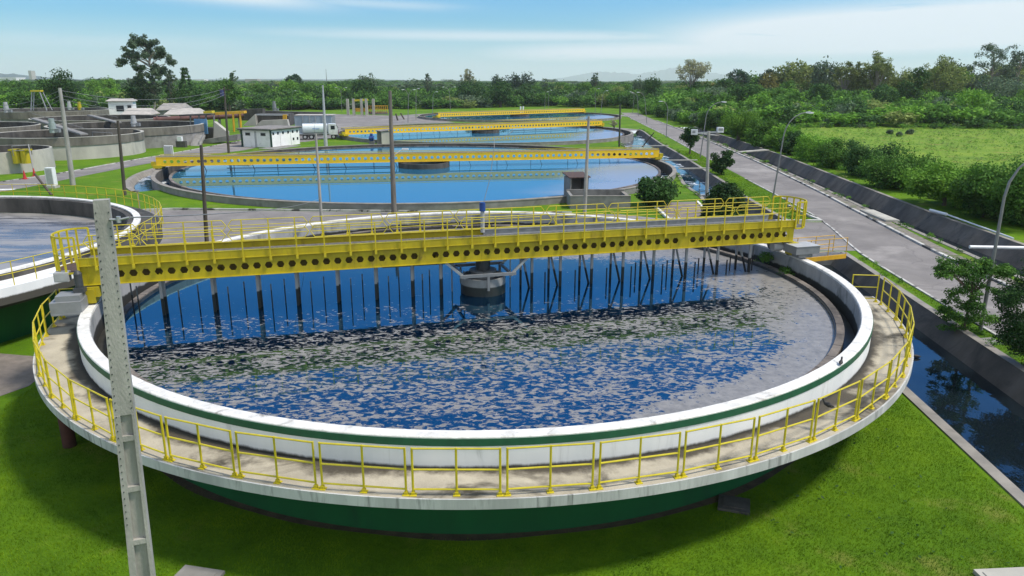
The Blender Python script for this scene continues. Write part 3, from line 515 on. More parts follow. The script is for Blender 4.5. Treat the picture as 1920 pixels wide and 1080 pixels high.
# headwalls where the crossing road bridges the channel
for nm, p0, p1, lab in (('culvert_headwall', (15.8, 46.1), (21.5, 46.1), 'concrete headwall of the culvert under crossing road, near side'), ('culvert_headwall', (16.5, 57.1), (21.9, 57.1), 'concrete headwall of the culvert under crossing road, far side')):
    tag(MB().bar((*p0, -.65), (*p1, -.65), .3, 1.5).build(nm, CONC), lab, 'headwall')
w = MB().strip(z3(MOAT_I, -.35), z3(arc(T2, R2+1.7, 150, 218, 24), -.35)).build('water', WATF); tag(w, kind='structure')
mw = MB().lathe([(R2+1.5, -.9), (R2+2.1, .12), (R2+2.6, .12), (R2+2.6, -.1)], 30, math.radians(150), math.radians(218), False).build('channel_wall', KERBTOP, None, (T2.x, T2.y, 0)); tag(mw, 'curved concrete kerb around the water channel left of the second tank', 'channel wall')
# weir board and planks across the foamy channel
tag(MB().box((20.0, 71.5, -.45), (3.9, .3, .8)).build('weir', CONC), 'low concrete weir across the foamy channel beside the slim floodlight pole', 'weir')
for (x0, y0, x1, y1, z), lab in (((19.9, 88.0, 24.6, 88.6, .62), 'thin plank across channel at right end of second bridge'), ((19.5, 100.5, 25.3, 101.0, .3), 'thin plank across channel just beyond the second tank'), ((19.6, 124, 26.2, 124.6, .25), 'thin plank across channel beside the third tank')):
    tag(MB().bar((x0, y0, z), (x1, y1, z), .35, .12).build('plank', CONCL), lab, 'plank')
# ------------------------------------------------------------------ near clarifier
def ring_joints(m, n, width, col):
    t = m.node_tree; b = t.nodes['Principled BSDF']; src = b.inputs['Base Color'].links[0].from_socket
    tc = nd(t, 'ShaderNodeTexCoord'); sp = nd(t, 'ShaderNodeSeparateXYZ'); t.links.new(tc.outputs['Object'], sp.inputs[0])
    a = mth(t, 'MULTIPLY', mth(t, 'ARCTAN2', sp.outputs[1], sp.outputs[0]), n/(2*PI)); fr = mth(t, 'ABSOLUTE', mth(t, 'SUBTRACT', mth(t, 'FRACT', a), .5))
    cell = nd(t, 'ShaderNodeTexWhiteNoise', noise_dimensions='1D'); t.links.new(mth(t, 'FLOOR', a), cell.inputs['W'])
    k0 = nd(t, 'ShaderNodeMix', data_type='RGBA', blend_type='MULTIPLY'); k0.inputs[0].default_value = 1; t.links.new(src, k0.inputs[6]); cc = nd(t, 'ShaderNodeCombineColor'); v = mth(t, 'MULTIPLY_ADD', cell.outputs[0], .8, .55)
    for q in range(3): t.links.new(v, cc.inputs[q])
    t.links.new(cc.outputs[0], k0.inputs[7])
    k = nd(t, 'ShaderNodeMix', data_type='RGBA'); t.links.new(mth(t, 'GREATER_THAN', fr, .5-width), k.inputs[0]); t.links.new(k0.outputs[2], k.inputs[6]); k.inputs[7].default_value = (*col, 1); t.links.new(k.outputs[2], b.inputs['Base Color'])
ring_joints(WEIR, 72, .018, (.012, .011, .01))
def rail_panel(L, h, parent, loc, rz, m=YEL2, posts=(0, .5, 1), zs=(.14, .60, 1.08), r=.026, rr=.021, plates=True):
    mb = MB()
    for p in posts:
        x = (p-.5)*L; mb.tube([(x, 0, 0), (x, 0, h)], r, 6)
        if plates: mb.box((x, 0, .01), (.15, .13, .02)); mb.box((x, 0, .05), (.075, .075, .07))
    for z in zs: mb.tube([(-L/2, 0, z), (L/2, 0, z)], rr, 6)
    o = mb.build('railing_panel', m, parent, loc); o.rotation_euler = (0, 0, rz); return o
D = math.radians
t1 = thing('settling_tank', 'near round settling tank with white rim, green stripe, yellow railing and scum on blue water', 'settling tank', (T1.x, T1.y, 0))
MB().lathe([(13.62, -.1), (13.7, 2.17), (13.2, 2.17), (13.1, -.1)], 128, D(165), D(375)).build('base_wall', GREEN, t1, smooth=True)
MB().lathe([(14.53, -.1), (14.53, 2.6), (14.2, 2.6), (14.2, -.1)], 96, D(-5), D(200)).build('back_wall', CONC, t1, smooth=True)
MB().ring(14.25, 15.79, 2.17, 2.34, 128, D(-169), D(-3)).build('walkway', WALK, t1)
MB().ring(15.79, 15.83, 2.10, 2.338, 128, D(-169), D(-3)).build('walkway_edge', EDGE, t1)
MB().ring(14.2, R1, 2.3, 3.04, 160).build('wall', WHITE, t1, smooth=True)
MB().lathe([(14.2, 3.04), (14.55, 3.04), (14.55, 3.085), (14.53, 3.105), (14.22, 3.105), (14.2, 3.085)], 160).build('rim', WHITE2, t1, smooth=True)
MB().ring(14.551, 14.566, 2.885, 3.06, 160).build('stripe', STRIPE, t1)
MB().ring(14.17, 14.199, 1.95, 3.03, 160).build('inner_lining', LINING, t1, smooth=True)
MB().ring(13.75, 14.165, 1.9, 2.05, 128).build('launder_floor', WET, t1)
MB().ring(13.50, 13.76, 1.5, 2.44, 160).build('weir', WEIR, t1)
MB().ring(13.47, 13.499, 1.5, 2.40, 160).build('weir_face', WET, t1)
p = gp(131, 836, 0)-Vector((T1.x, T1.y, 0)); MB().cyl((p.x, p.y), .19, -.05, 2.18, 16).build('support_column', mat('rust_red_column', (.07, .022, .016), (.04, .014, .01), 2, .8), t1, smooth=True)
STEP = 7.2
for k in range(-10, 12):
    a = D(-93.4+STEP*(k+.5)); L = 2*15.67*math.sin(D(STEP/2-.27))
    rail_panel(L, 1.1, t1, (15.66*math.cos(a), 15.66*math.sin(a), 2.34), a+PI/2)
for a, r0, r1 in ((D(-165.6), 14.75, 15.62), (D(-6.0), 14.65, 15.62)):
    rm = (r0+r1)/2; rail_panel(r1-r0, 1.1, t1, (rm*math.cos(a), rm*math.sin(a), 2.34), a, posts=(0, 1))
# left neighbour tank (mostly outside the frame)
t0 = thing('settling_tank', 'round settling tank cut by left edge of photo, grey scum over its whole surface', 'settling tank', (T0.x, T0.y, 0))
MB().lathe([(14.0, -.1), (14.3, 2.06), (13.9, 2.06), (13.8, -.1)], 128).build('base_wall', GREEN, t0, smooth=True)
MB().lathe([(14.2, 2.06), (15.8, 2.06), (15.8, 2.74), (14.2, 2.74)], 128, D(-110), D(-8)).build('walkway', WHITE, t0, smooth=True)
MB().lathe([(14.2, 2.06), (15.6, 2.06), (15.6, 2.74), (14.2, 2.74)], 128, D(-8), D(140)).build('walkway', CONCD, t0, smooth=True)
MB().lathe([(14.25, 2.5), (14.57, 2.5), (14.57, 3.02), (14.25, 3.02)], 128).build('wall', CONCD, t0, smooth=True)
MB().lathe([(14.22, 3.02), (14.58, 3.02), (14.58, 3.1), (14.22, 3.1)], 128).build('rim', WHITE2, t0, smooth=True)
MB().ring(13.9, 14.25, 1.5, 3.0, 128).build('inner_lining', CONCD, t0, smooth=True)
for k in range(-17, 17):
    a = D(7*k); L = 2*15.68*math.sin(D(3.5)); o = rail_panel(L, 1.0, t0, (15.68*math.cos(a), 15.68*math.sin(a), 2.74), a+PI/2, YEL2 if k > -5 else YEL2, (0, .5), (.5, .98), .022, .018, False)
# ------------------------------------------------------------------ rotating bridge over the near tank
BZ = D(15.5)
br = thing('scraper_bridge', 'yellow rotating scraper bridge with hexagon cut girder and double railing over near tank', 'scraper bridge', (T1.x, T1.y, 0), BZ)
X0, X1 = -14.54, 14.12
PIT = .4145
for y, nm in ((-.8, 'girder'), (.8, 'girder')):
    mb = MB(); n = int(round((X1-X0-.3)/PIT)); x0 = -13.28-PIT*2.5
    mb.hexplate(x0, n, PIT, 3.80, 4.45, y, .02, .143, skip=(0, 1, 23, 24, 51, 52, n-1) if False else (0, 1, 28, 55))
    xe = x0+n*PIT; mb.box((xe+(X1-xe)/2, y, 4.125), (max(.02, X1-xe), .02, .65)); mb.box((x0-(x0-X0)/2, y, 4.125), (max(.02, x0-X0), .02, .65))
    for k in range(0, n+1, 2): mb.box((x0+PIT*k, y-.013, 4.125), (.014, .012, .64))
    mb.box(((X0+X1)/2, y, 3.79), (X1-X0, .16, .022)); mb.box(((X0+X1)/2, y, 4.46), (X1-X0, .16, .02))
    mb.build(nm, YEL, br)
    s = -1 if y < 0 else 1
    mb = MB(); mb.box(((X0+X1)/2, y+s*.045, 4.605), (X1-X0, .025, .27)); mb.box(((X0+X1)/2, y, 4.735), (X1-X0, .13, .02)); mb.box(((X0+X1)/2, y+s*.06, 4.475), (X1-X0, .06, .02))
    for k in range(13): mb.box((X0+.3+k*2.33, y+s*.06, 4.605), (.02, .015, .26))
    mb.build('edge_channel', YEL, br)
mb = MB()
for k in range(15): mb.box((X0+.5+k*2.0, 0, 4.41), (.08, 1.5, .1)); mb.box((X0+.5+k*2.0, 0, 4.0), (.06, 1.52, .06))
mb.build('cross_beam', YEL, br)
mb = MB(); mb.box(((X0+X1)/2, 0, 4.485), (X1-X0, 1.5, .03))
for k in range(90): mb.box((X0+.2+k*.318, 0, 4.505), (.03, 1.48, .012))
mb.build('deck', DECK, br)
MB().box(((X0+X1)/2, -.42, 4.1), (X1-X0-.3, .02, .58)).box(((X0+X1)/2, .42, 4.1), (X1-X0-.3, .02, .58)).build('inner_web', mat('brown_inner_web', (.21, .145, .03), (.11, .075, .02), 2, .8), br)  # dark brown plates close behind the girder holes
MB().box((7.0, .735, 4.60), (13.6, .03, .2)).box((7.0, .70, 4.72), (13.6, .05, .03)).build('toe_board', STEEL, br)
mb = MB(); mb.box((-5.5, -.3, 4.56), (17, .09, .06)); mb.box((7, .35, 4.56), (13, .06, .05)); mb.box((7, -.2, 4.55), (13.4, .05, .05)); mb.build('cable_tray', STEEL, br)
def oct_panel(xa, xb, y, zt, zb_, zpost, m=YEL2):
    mb = MB(); c = .22; zm = (zt+zb_)/2; g = .03; a, b = xa+g, xb-g
    P = [(a, zm), (a+c*.7, zt), (b-c*.7, zt), (b, zm), (b-c*.7, zb_), (a+c*.7, zb_)]
    for i in range(6):
        p, q = P[i], P[(i+1) % 6]; mb.tube([(p[0], y, p[1]), (q[0], y, q[1])], .017, 6)
    mb.tube([(a+.05, y, zm), (b-.05, y, zm)], .014, 6)
    nper = 3 if b-a < 3.3 else 4
    for k in range(nper):
        x = a+(b-a)*(k+.5)/nper; mb.box((x, y, (zt+zpost)/2), (.045, .03, zt-zpost)); mb.box((x, y, zpost+.06), (.09, .05, .14))
    mb.build('railing_panel', m, br)
nj = [-14.3, -12.48, -9.65, -6.77, -3.89, -1.14, 2.68, 5.44, 8.21, 10.99, 13.85]
fj = [-14.3, -12.87, -9.8, -6.8, -3.84, -.98, 2.96, 5.81, 8.69, 11.57, 14.0]
for J, y in ((nj, -.92), (fj, .92)):
    for xa, xb in zip(J, J[1:]): oct_panel(xa, xb, y, 5.55, 5.12, 4.33 if y < 0 else 4.72)
def cage(xc, s, z0, z1, r=.85, half=True):
    mb = MB(); n = 14; P = [(xc+s*(.25+(r)*math.sin(PI*i/n)), -.9*math.cos(PI*i/n), 0) for i in range(n+1)]
    P = [(xc, -.9, 0)]+P+[(xc, .9, 0)]
    for z, w in ((z1, .05), (z0, .05), ((z0+z1)/2, .03)):
        for p, q in zip(P, P[1:]): mb.bar((p[0], p[1], z), (q[0], q[1], z), .03, w*1.3)
    for i in range(0, len(P), 2): mb.box((P[i][0], P[i][1], (z0+z1)/2), (.06, .06, z1-z0))
    mb.build('end_guard', YEL2, br)
    mb = MB(); V = [(p[0], p[1], z0+.02) for p in P]; mb.add(V+[(v[0], v[1], z0-.02) for v in V], [tuple(range(len(V))), tuple(range(len(V), 2*len(V)))[::-1]]+[(i, (i+1) % len(V), len(V)+(i+1) % len(V), len(V)+i) for i in range(len(V))]); mb.build('end_platform', DECK if s > 0 else ROOFB, br)
cage(-14.55, -1, 4.25, 5.5, .62); cage(14.1, 1, 4.38, 5.55, .55)
# blade arms: paired channels on the left half, raked frames on the right
for k, x in enumerate((-12.19, -10.42, -8.82, -7.4, -5.87, -4.39, -2.95, -1.79)):
    mb = MB()
    for dy in (-.1, .1): mb.box((x+(.0 if dy < 0 else .07), dy, 2.65), (.10, .09, 2.3))
    mb.box((x, 0, 3.74), (.34, .5, .07)); mb.build('scraper_arm', ARM, br)
for k, x in enumerate((1.92, 3.18, 4.6, 6.05, 7.5, 9.08, 10.65, 12.3)):
    mb = MB(); mb.box((x-.16, .5, 2.65), (.08, .08, 2.3)); mb.box((x+.16, -.1, 2.65), (.10, .09, 2.3)); mb.bar((x-.14, .42, 3.7), (x+.1, -.05, 2.1), .06, .07)
    mb.box((x, .2, 3.74), (.6, .8, .07)); mb.build('scraper_arm', ARM, br)
sp = MB(); arms = (-12.19, -10.42, -8.82, -7.4, -5.87, -4.39, -2.95, -1.79, 1.92, 3.18, 4.6, 6.05, 7.5, 9.08, 10.65, 12.3)
for i in range(len(arms)-1):
    if arms[i] < 0 < arms[i+1]: fr = (.25,)
    elif 0 < arms[i] < 5: fr = (.55,)
    else: fr = (.34, .67)
    for q, u in enumerate(fr):
        x = arms[i]+(arms[i+1]-arms[i])*u; y = (-.25, .35)[q % 2]; o = MB().box((x, y, 2.45 if x < 0 else 2.3), (.045, .045, 1.6 if x < 0 else 1.35)).build('stake', STAKE, br)
for x, y in ((-13.0, -.1), (-13.3, .4), (12.75, .1)): MB().box((x, y, 2.6), (.045, .045, 1.7)).build('stake', STAKE, br)
# scum skimmer board under the deck between arms
MB().box((-2.4, -.05, 3.62), (3.4, .04, .16)).build('skimmer_beam', DARKM, br)
# end carriages and drives
def carriage(x, s):
    mb = MB(); mb.box((x, 0, 3.55), (.5, 1.9, .36)); mb.box((x+s*.1, -.75, 3.42), (.42, .5, .5)); mb.build('end_carriage', YEL, br)
    for y in (-.7, .7):
        w = MB(); w.tube([(x-.09, y, 3.32), (x+.09, y, 3.32)], .215, 20); w.build('wheel', DARKM, br)
carriage(-14.25, -1); carriage(14.1, 1)
du = MB().box((-14.85, -1.45, 3.28), (.95, .8, .42)).box((-14.78, -1.4, 3.58), (.75, .68, .2)).box((-14.8, -1.45, 3.07), (1.02, .86, .05)).build('drive_unit', GREYP, br)
MB().tube([(-14.5, -1.25, 3.62), (-14.5, -1.25, 4.32)], .13, 14).tube([(-14.5, -1.25, 4.32), (-14.5, -1.25, 4.42)], [.13, .07], 14).box((-14.5, -1.25, 3.75), (.34, .34, .16)).build('motor', DARKM, du)
MB().box((-15.1, -.8, 4.15), (.45, .35, .32)).box((-15.1, -.98, 4.15), (.38, .02, .26)).build('junction_box', GREYL, br)
dr = MB().box((14.35, -1.15, 3.52), (1.2, .95, .34)).box((14.35, -1.15, 3.27), (.7, .7, .22)).build('drive_unit', GREYP, br)
MB().box((14.35, -1.15, 3.70), (1.24, .99, .02)).build('cover', GREYL, dr)
MB().tube([(13.3, -.5, 3.5), (13.75, -.5, 3.5)], .2, 14).build('motor', GREYL, br)
mp_ = MB().tube([(.07, .3, 4.7), (.07, .3, 5.58)], .085, 12).build('conduit_post', GREYL, br, smooth=True)
MB().tube([(.07, .3, 5.58), (.07, .3, 5.9)], .125, 16).tube([(.07, .3, 5.9), (.07, .3, 5.94)], .105, 16).build('cap', BLUE, mp_, smooth=True)
MB().tube([(.12, .3, 5.92), (.45, .5, 6.9), (.7, .8, 8.1), (.75, 1.0, 8.35)], .012, 6).tube([(.75, 1, 8.35), (1.4, 1.2, 8.55), (1.6, 1.2, 8.7)], .012, 6).build('antenna', WIRE, mp_)
# feed drum at the centre
fd = thing('feed_drum', 'grey feed drum at tank centre with struts up to the yellow bridge', 'feed drum', (T1.x, T1.y, 0), BZ)
MB().lathe([(.93, 1.2), (.93, 2.98), (.87, 2.98), (.87, 1.2)], 40).build('drum', DRUMM, fd, smooth=True)
MB().cyl((0, 0), .52, 1.2, 3.16, 28).cyl((0, 0), .56, 3.16, 3.22, 28).build('inner_column', mat('drum_column', (.17, .175, .18), (.1, .1, .1), 3, .7), fd, smooth=True)
MB().cyl((0, 0), .30, 3.22, 3.80, 20).cyl((0, 0), .42, 3.62, 3.8, 20).build('turntable', DARKM, fd, smooth=True)
mb = MB()
for y in (-.95, .95): mb.bar((-1.15, y, 3.2), (1.15, y, 3.2), .09, .12)
for x in (-.98, .98): mb.bar((x, -1.0, 3.16), (x, 1.0, 3.16), .08, .1)
for a in (-90, 30, 150): mb.box((.97*math.cos(D(a)), .97*math.sin(D(a)), 2.9), (.1, .06, .7), rz=D(a+90))
mb.build('frame', GREYP, fd)
for x in (-1, 1):
    for y in (-.85, .85): MB().bar((x*1.05, y, 3.22), (x*1.75, y*.9, 3.84), .07, .10).build('strut', STEEL, fd)
for x in (-1.25, 1.25): MB().tube([(x, .3, 3.8), (x, .3, 1.6)], .03, 8).build('pipe', STEEL, fd)
# yellow service gangway across the channel at the right end
ga, gb = Vector((14.3, 46.2-1.2, 1.0)), Vector((19.6, 45.2, .55))
e0, e1 = gp(1505, 478, 1.0), gp(1573, 478, .4)
gw = thing('gangway', 'orange yellow footbridge with railing over channel at right end of near bridge', 'footbridge', (0, 0, 0))
e0 = Vector((e0.x-1.2, e0.y-.3, .75)); e1 = Vector((e1.x, e1.y, .42))
dv = (e1-e0).normalized(); sv = Vector((dv.y, -dv.x, 0)).normalized()
for s in (-.45, .45): MB().bar(e0+sv*s, e1+sv*s, .08, .26).build('beam', YELO, gw)
MB().bar(e0+Vector((0, 0, .12)), e1+Vector((0, 0, .12)), .84, .03).build('deck', DECK, gw)
for s in (-.45, .45):
    mb = MB()
    for u in (0, .33, .66, 1):
        q = e0.lerp(e1, u)+sv*s; mb.tube([q, q+Vector((0, 0, 1.15))], .025, 6)
    for z in (.62, 1.14): mb.tube([e0+sv*s+Vector((0, 0, z)), e1+sv*s+Vector((0, 0, z))], .022, 6)
    mb.build('railing', YELO, gw)
# ------------------------------------------------------------------ the three big tanks behind
def big_tank(c, R, label, ang, drum_r, off, X0, X1, bridge_label, near_z=.0, pitch=.74):
    t = thing('settling_tank', label, 'settling tank', (c.x, c.y, 0))
    MB().lathe([(R-.4, -1.6), (R, -1.6), (R, .55), (R-.4, .55)], 180).build('wall', CONC, t, smooth=True)
    MB().lathe([(R-.42, .55), (R+.03, .55), (R+.03, .62), (R-.42, .62)], 180).build('rim', KERBTOP, t, smooth=True)
    MB().ring(R-.43, R-.401, -1.6, .53, 180).build('inner_lining', CONCD, t, smooth=True)
    MB().ring(R-2.05, R-1.75, -1.4, .36, 180).build('weir', WEIR, t)
    w = MB().ring(R-1.76, R-.42, -.62, -.6, 120).build('launder_water', WATF, t)
    MB().lathe([(drum_r, -1.6), (drum_r, .86), (drum_r-.25, .86), (drum_r-.25, -1.6)], 48).build('feed_drum', CONCD, t, smooth=True)
    b = thing('scraper_bridge', bridge_label, 'scraper bridge', (c.x, c.y, 0), D(ang))
    for y in (off,):
        mb = MB(); n = int((X1-X0-1.2)/pitch); x0 = X0+.6
        mb.hexplate(x0, n, pitch, 1.02, 1.95, y, .03, .215, skip=()); mb.box((X0+.3, y, 1.485), (.6, .03, .93)); xe = x0+n*pitch; mb.box(((xe+X1)/2, y, 1.485), (X1-xe, .03, .93))
        mb.box(((X0+X1)/2, y+.02, 1.0), (X1-X0, .16, .04)); mb.box(((X0+X1)/2, y+.05, 1.97), (X1-X0, .16, .04))
        mb.build('girder', mat('far_bridge_yellow', (.80, .52, .01), (.68, .44, .01), .8, .5, stain=(.3, .17, .02), sscale=.8, slo=.62, shi=.8), b)
    mb = MB(); mb.box(((X0+X1)/2, off+1.1, 2.0), (X1-X0, 1.9, .05)); mb.build('deck', DECK, b)
    MB().box(((X0+X1)/2, off+2.2, 1.9), (X1-X0, .1, .16)).box(((X0+X1)/2, off+2.2, 1.06), (X1-X0, .1, .12)).build('rear_chord', YEL, b)
    for y in (off+.15, off+2.05):
        MB().bar((X0, y, 2.16), (X1, y, 2.16), .05, .06).build('handrail', YEL2, b)
    for x, s in ((X0, -1), (X1, 1)):
        MB().box((x-s*.1, off+1.1, .92), (.9, 2.7, .34)).box((x+s*.3, off+.2, 1.25), (.5, .6, .5)).build('end_carriage', YEL, b)
        for y in (off, off+2.2): MB().tube([(x-.15, y, .80), (x+.15, y, .80)], .19, 14).build('wheel', DARKM, b)
    return t, b
t2, b2 = big_tank(T2, R2, 'second round settling tank, large, sky blue water behind the crossing road', 10.9, 3.2, -1.0, -31.1, 30.8, 'yellow bridge with round holes spanning the second tank, mirrored in its water')
t3, b3 = big_tank(T3, R3, 'third round settling tank, narrow band of pale blue water beyond the second tank', 32.0, 2.9, -1.2, -30.6, 29.9, 'yellow bridge spanning the third tank, its left end by the tanker truck')
t4, b4 = big_tank(T4, R4, 'fourth round settling tank, farthest, grey walls in front of the woods', 39.5, 2.9, -1.2, -30.4, 26.5, 'yellow bridge over the farthest tank, its hand rail in front of the trees')
rods = (-26.0, -22.6, -20.5, -17.6, -13.5, -11.6, -9.8, -6.2, -3.6, 4.4, 5.6, 9.2, 10.3, 13.6, 14.8, 18.5, 19.6, 22.8, 24.0)
for i, x in enumerate(rods):
    mb = MB().tube([(x, -.6, 1.0), (x+(.0 if i % 2 else .25), -.6, .3), (x, -.6, -.7)], .045 if x < 3 else .03, 6); mb.build('drop_rod', DARKM, b2)
mb = MB().bar((-23.5, -.3, .55), (-3.8, -.3, .35), .07, .09); mb.build('skimmer_beam', DARKM, b2)
for i, x in enumerate((-24, -19, -15, -11, -7, -4, 5, 9, 12, 16, 20, 23)): MB().tube([(x, -.6, 1.0), (x+.2, -.6, .3), (x, -.6, -.7)], .04, 6).build('drop_rod', DARKM, b3)
MB().bar((6, -.3, .5), (24, -.3, .45), .07, .09).build('skimmer_beam', DARKM, b3)
# ------------------------------------------------------------------ poles and lamps
def lean(base, top):
    b = gp(*base); t = at(*top, b.y); return b, t-b
def round_pole(name, label, base, top, r0, r1, m, group=None, extra=None, cat='utility pole'):
    b, h = lean(base, top); o = thing(name, label, cat, b, 0, group)
    MB().tube([(0, 0, -.2), h], r0, 10, r1).build('shaft', m, o, smooth=True)
    if extra: extra(o, h)
    return o, b, h
# foreground double-T concrete pole
b = Vector((-7.62, 11.5, 0)); tp = at(190, 374, 11.5); b2_ = at(286, 1241, 11.5); b = Vector((b2_.x, 11.5, 0)); h = tp-b
np_ = thing('concrete_pole', 'big weathered concrete utility pole in front of the near tank, recessed rungs down its side', 'utility pole', b)
H = h.length; rz = Matrix.Rotation(D(22), 3, 'Z'); ax = h.normalized()
def pt(x, y, s): return rz @ Vector((x, y, 0))+h*s
def pole_piece(sec, s0, s1, m, name, parent, sc0=1.0, sc1=1.0):
    mb = MB(); n = len(sec); vs = [pt(x*sc0, y*sc0, s0) for x, y in sec]+[pt(x*sc1, y*sc1, s1) for x, y in sec]
    mb.add(vs, [(i, (i+1) % n, n+(i+1) % n, n+i) for i in range(n)]+[tuple(range(n))[::-1], tuple(range(n, 2*n))]); return mb.build(name, m, parent)
w0, w1 = .218, .112           # half width at the foot and at the top
sp_ = .585
ws = w0+(w1-w0)*sp_
def sq(hw, hd): return [(-hw, -hd), (hw, -hd), (hw, hd), (-hw, hd)]
mb = MB()
def frus(x0, x1, y0, y1, s0, s1, k0, k1):
    n = 4; A = [(x0, y0), (x1, y0), (x1, y1), (x0, y1)]
    mb.add([pt(x*k0, y*k0, s0) for x, y in A]+[pt(x*k1, y*k1, s1) for x, y in A], [(i, (i+1) % n, n+(i+1) % n, n+i) for i in range(n)]+[(3, 2, 1, 0), (4, 5, 6, 7)])
kk = lambda s: (w0+(w1-w0)*s)/w0
frus(-w0, w0, -.16, .16, sp_, 1.0, kk(sp_), kk(1))                        # solid head
frus(-w0, -w0+.13, -.18, .18, -.03, sp_, kk(0), kk(sp_)); frus(w0-.06, w0, -.18, .18, -.03, sp_, kk(0), kk(sp_))
frus(-w0+.13, w0-.06, -.09, .10, -.03, sp_, kk(0), kk(sp_))
shaft_faces = len(mb.f)
for s in (.05, .175, .30, .42, .53):
    keep_mb = mb; mb = MB(); frus(-w0+.125, w0-.055, -.17, .03, s, s+.011, kk(s), kk(s)); mb.build('rung', POLEC, np_); mb = keep_mb
for k in range(44):
    s = .35+k*.0146; q = kk(s)
    for xx in (-w0+.05, w0-.045):
        if s < sp_ and xx > 0: continue
        c = pt(xx*q, -.163*q if s > sp_ else -.183*q, s); mb.box(c, (.016, .012, .022), m=rz)
shaft = mb.build('shaft', POLEC, np_); shaft.data.materials.append(DARKM)
for k, p_ in enumerate(shaft.data.polygons): p_.material_index = 1 if k >= shaft_faces else 0
# insulator hook and wire from the pole head
q0 = pt(.10, -.1, .965)
MB().tube([q0, q0+Vector((.16, .0, .0)), q0+Vector((.3, .02, .03))], .02, 6).tube([q0+Vector((.14, 0, -.05)), q0+Vector((.14, 0, .05))], .035, 8).build('wire_hook', STEEL, np_)
def wire(a, b, sag, label, r=.012):
    a, b = Vector(a), Vector(b); pts = [a.lerp(b, i/24)-Vector((0, 0, sag*4*(i/24)*(1-i/24))) for i in range(25)]
    o = MB().tube(pts, r, 5).build('overhead_wire', WIRE); return tag(o, label, 'wire')
o, lb, lh = round_pole('concrete_pole', 'tall white tapering concrete pole standing on grass left of the small access road', (137, 347), (112, 165), .27, .16, POLEC, extra=lambda o, h: [MB().tube([h*s-Vector((0, 0, .04)), h*s+Vector((0, 0, .04))], .24-.09*s, 10).build('band', STEEL, o) for s in (.25, .45, .6)])
ptop1 = lb+lh
o, pb, ph = round_pole('wooden_pole', 'dark wooden pole with cables, beside red pipe and left corner of white building', (429, 288), (420, 163), .2, .13, POLED); ptop2 = pb+ph
MB().box(ph-Vector((0, 0, .4)), (1.6, .12, .12)).build('crossarm', POLED, o); MB().cyl((ph.x-.3, ph.y-.3), .28, ph.z-1.3, ph.z-.45, 12).build('transformer', mat('transformer_blue', (.03, .04, .12), None, 2, .5), o)
for k, (dz, lab) in enumerate(((-.25, 'upper cable between white concrete pole and dark pole by the red pipe'), (-.75, 'middle cable between white concrete pole and dark pole by the red pipe'), (-1.1, 'lower cable between white concrete pole and dark pole by the red pipe'))):
    wire(ptop1+Vector((.1, 0, dz)), ptop2+Vector((0, 0, dz)), 1.2+.25*k, lab, .022)
    wire(ptop1+Vector((-.1, 0, dz)), at(-60, 182-3*k+6, 95), 1.0+.3*k, ('upper', 'middle', 'lower')[k]+' cable running left out of the photo from the white concrete pole', .022)
round_pole('wooden_pole', 'dark slanting wooden pole in front of the round concrete tanks', (234, 366), (221, 226), .17, .12, POLED)
round_pole('wooden_pole', 'dark slanting wooden pole rising behind left end of near bridge', (388, 462), (377, 272), .145, .10, POLED)
round_pole('wooden_pole', 'tall brown wooden pole in front of middle of second tank, small lamp on it', (739, 402), (731, 170), .235, .13, mat('brown_pole_wood', (.17, .155, .135), (.10, .09, .078), 2, .85, stretch=(3, 3, .4)), extra=lambda o, h: [MB().tube([h*.45, h*.45+Vector((.3, -.1, .5)), h*.45+Vector((.9, -.1, .9))], .03, 6).box(h*.45+Vector((1.1, -.1, .9)), (.5, .2, .12)).build('lamp_arm', LAMPH, o)])
o, qb, qh = round_pole('concrete_pole', 'thin pale concrete pole standing behind near tank rim, left of the brown pole', (603, 416), (592, 250), .13, .085, POLEC)
wire(np_.location+q0+Vector((.3, .02, .03)), qb+qh*.27, .25, 'thin pale wire from foreground pole to slim pole beyond the near tank', .012)
def mast(o, h): MB().tube([h*.62, h*.62+Vector((0, 0, .02)), h*1.0], [.2, .2, .1], 10).build('upper_tube', GREYL, o)
round_pole('mast', 'grey two step antenna mast standing by the tanker truck', (611, 275), (605, 160), .34, .12, GREYL, extra=mast, cat='mast')
round_pole('concrete_pole', 'grey concrete pole beside the brown roofed hut', (1096, 400), (1104, 218), .17, .10, POLEC, extra=lambda o, h: [MB().box(h*.97, (.5, .1, .1)).build('bracket', STEEL, o)])
round_pole('wooden_pole', 'dark pole on the grass between second and third tank, right side', (1161, 275), (1163, 196), .17, .13, mat('mossy_pole', (.07, .075, .05), (.04, .045, .03), 2, .9))
q = gp(1204, 276); q2 = at(1225, 248, q.y); tag(MB().tube([q, q2+Vector((0, -.6, 0))], .12, 8, .08).build('leaning_post', POLED), 'dark post leaning across the foamy channel', 'post')
q = gp(97, 366); tag(MB().tube([q, at(65, 326, q.y+1.0)], .12, 8, .1).build('leaning_post', POLED), 'dark post leaning over behind the left tank, beside the white cabinet', 'post')
o, tb, th = round_pole('floodlight_pole', 'grey floodlight pole with T shaped crossarm carrying two white floodlights', (1324, 402), (1329, 246), .15, .12, POLEC, cat='floodlight pole')
a0, a1 = at(1303, 250, tb.y)-tb, at(1350, 247, tb.y)-tb; MB().bar(a0, a1, .12, .12).build('crossarm', STEEL, o)
for p, r in ((a0+Vector((-.05, 0, .1)), -.3), (a1+Vector((0, 0, .15)), .1)):
    fl = MB().box(p, (.50, .3, .42), rz=r).build('floodlight', LAMPH, o); MB().box(p+Vector((0, -.16, 0)), (.4, .02, .1)).box(p+Vector((0, -.16, .1)), (.36, .02, .05)).build('louvre', GREYP, fl)
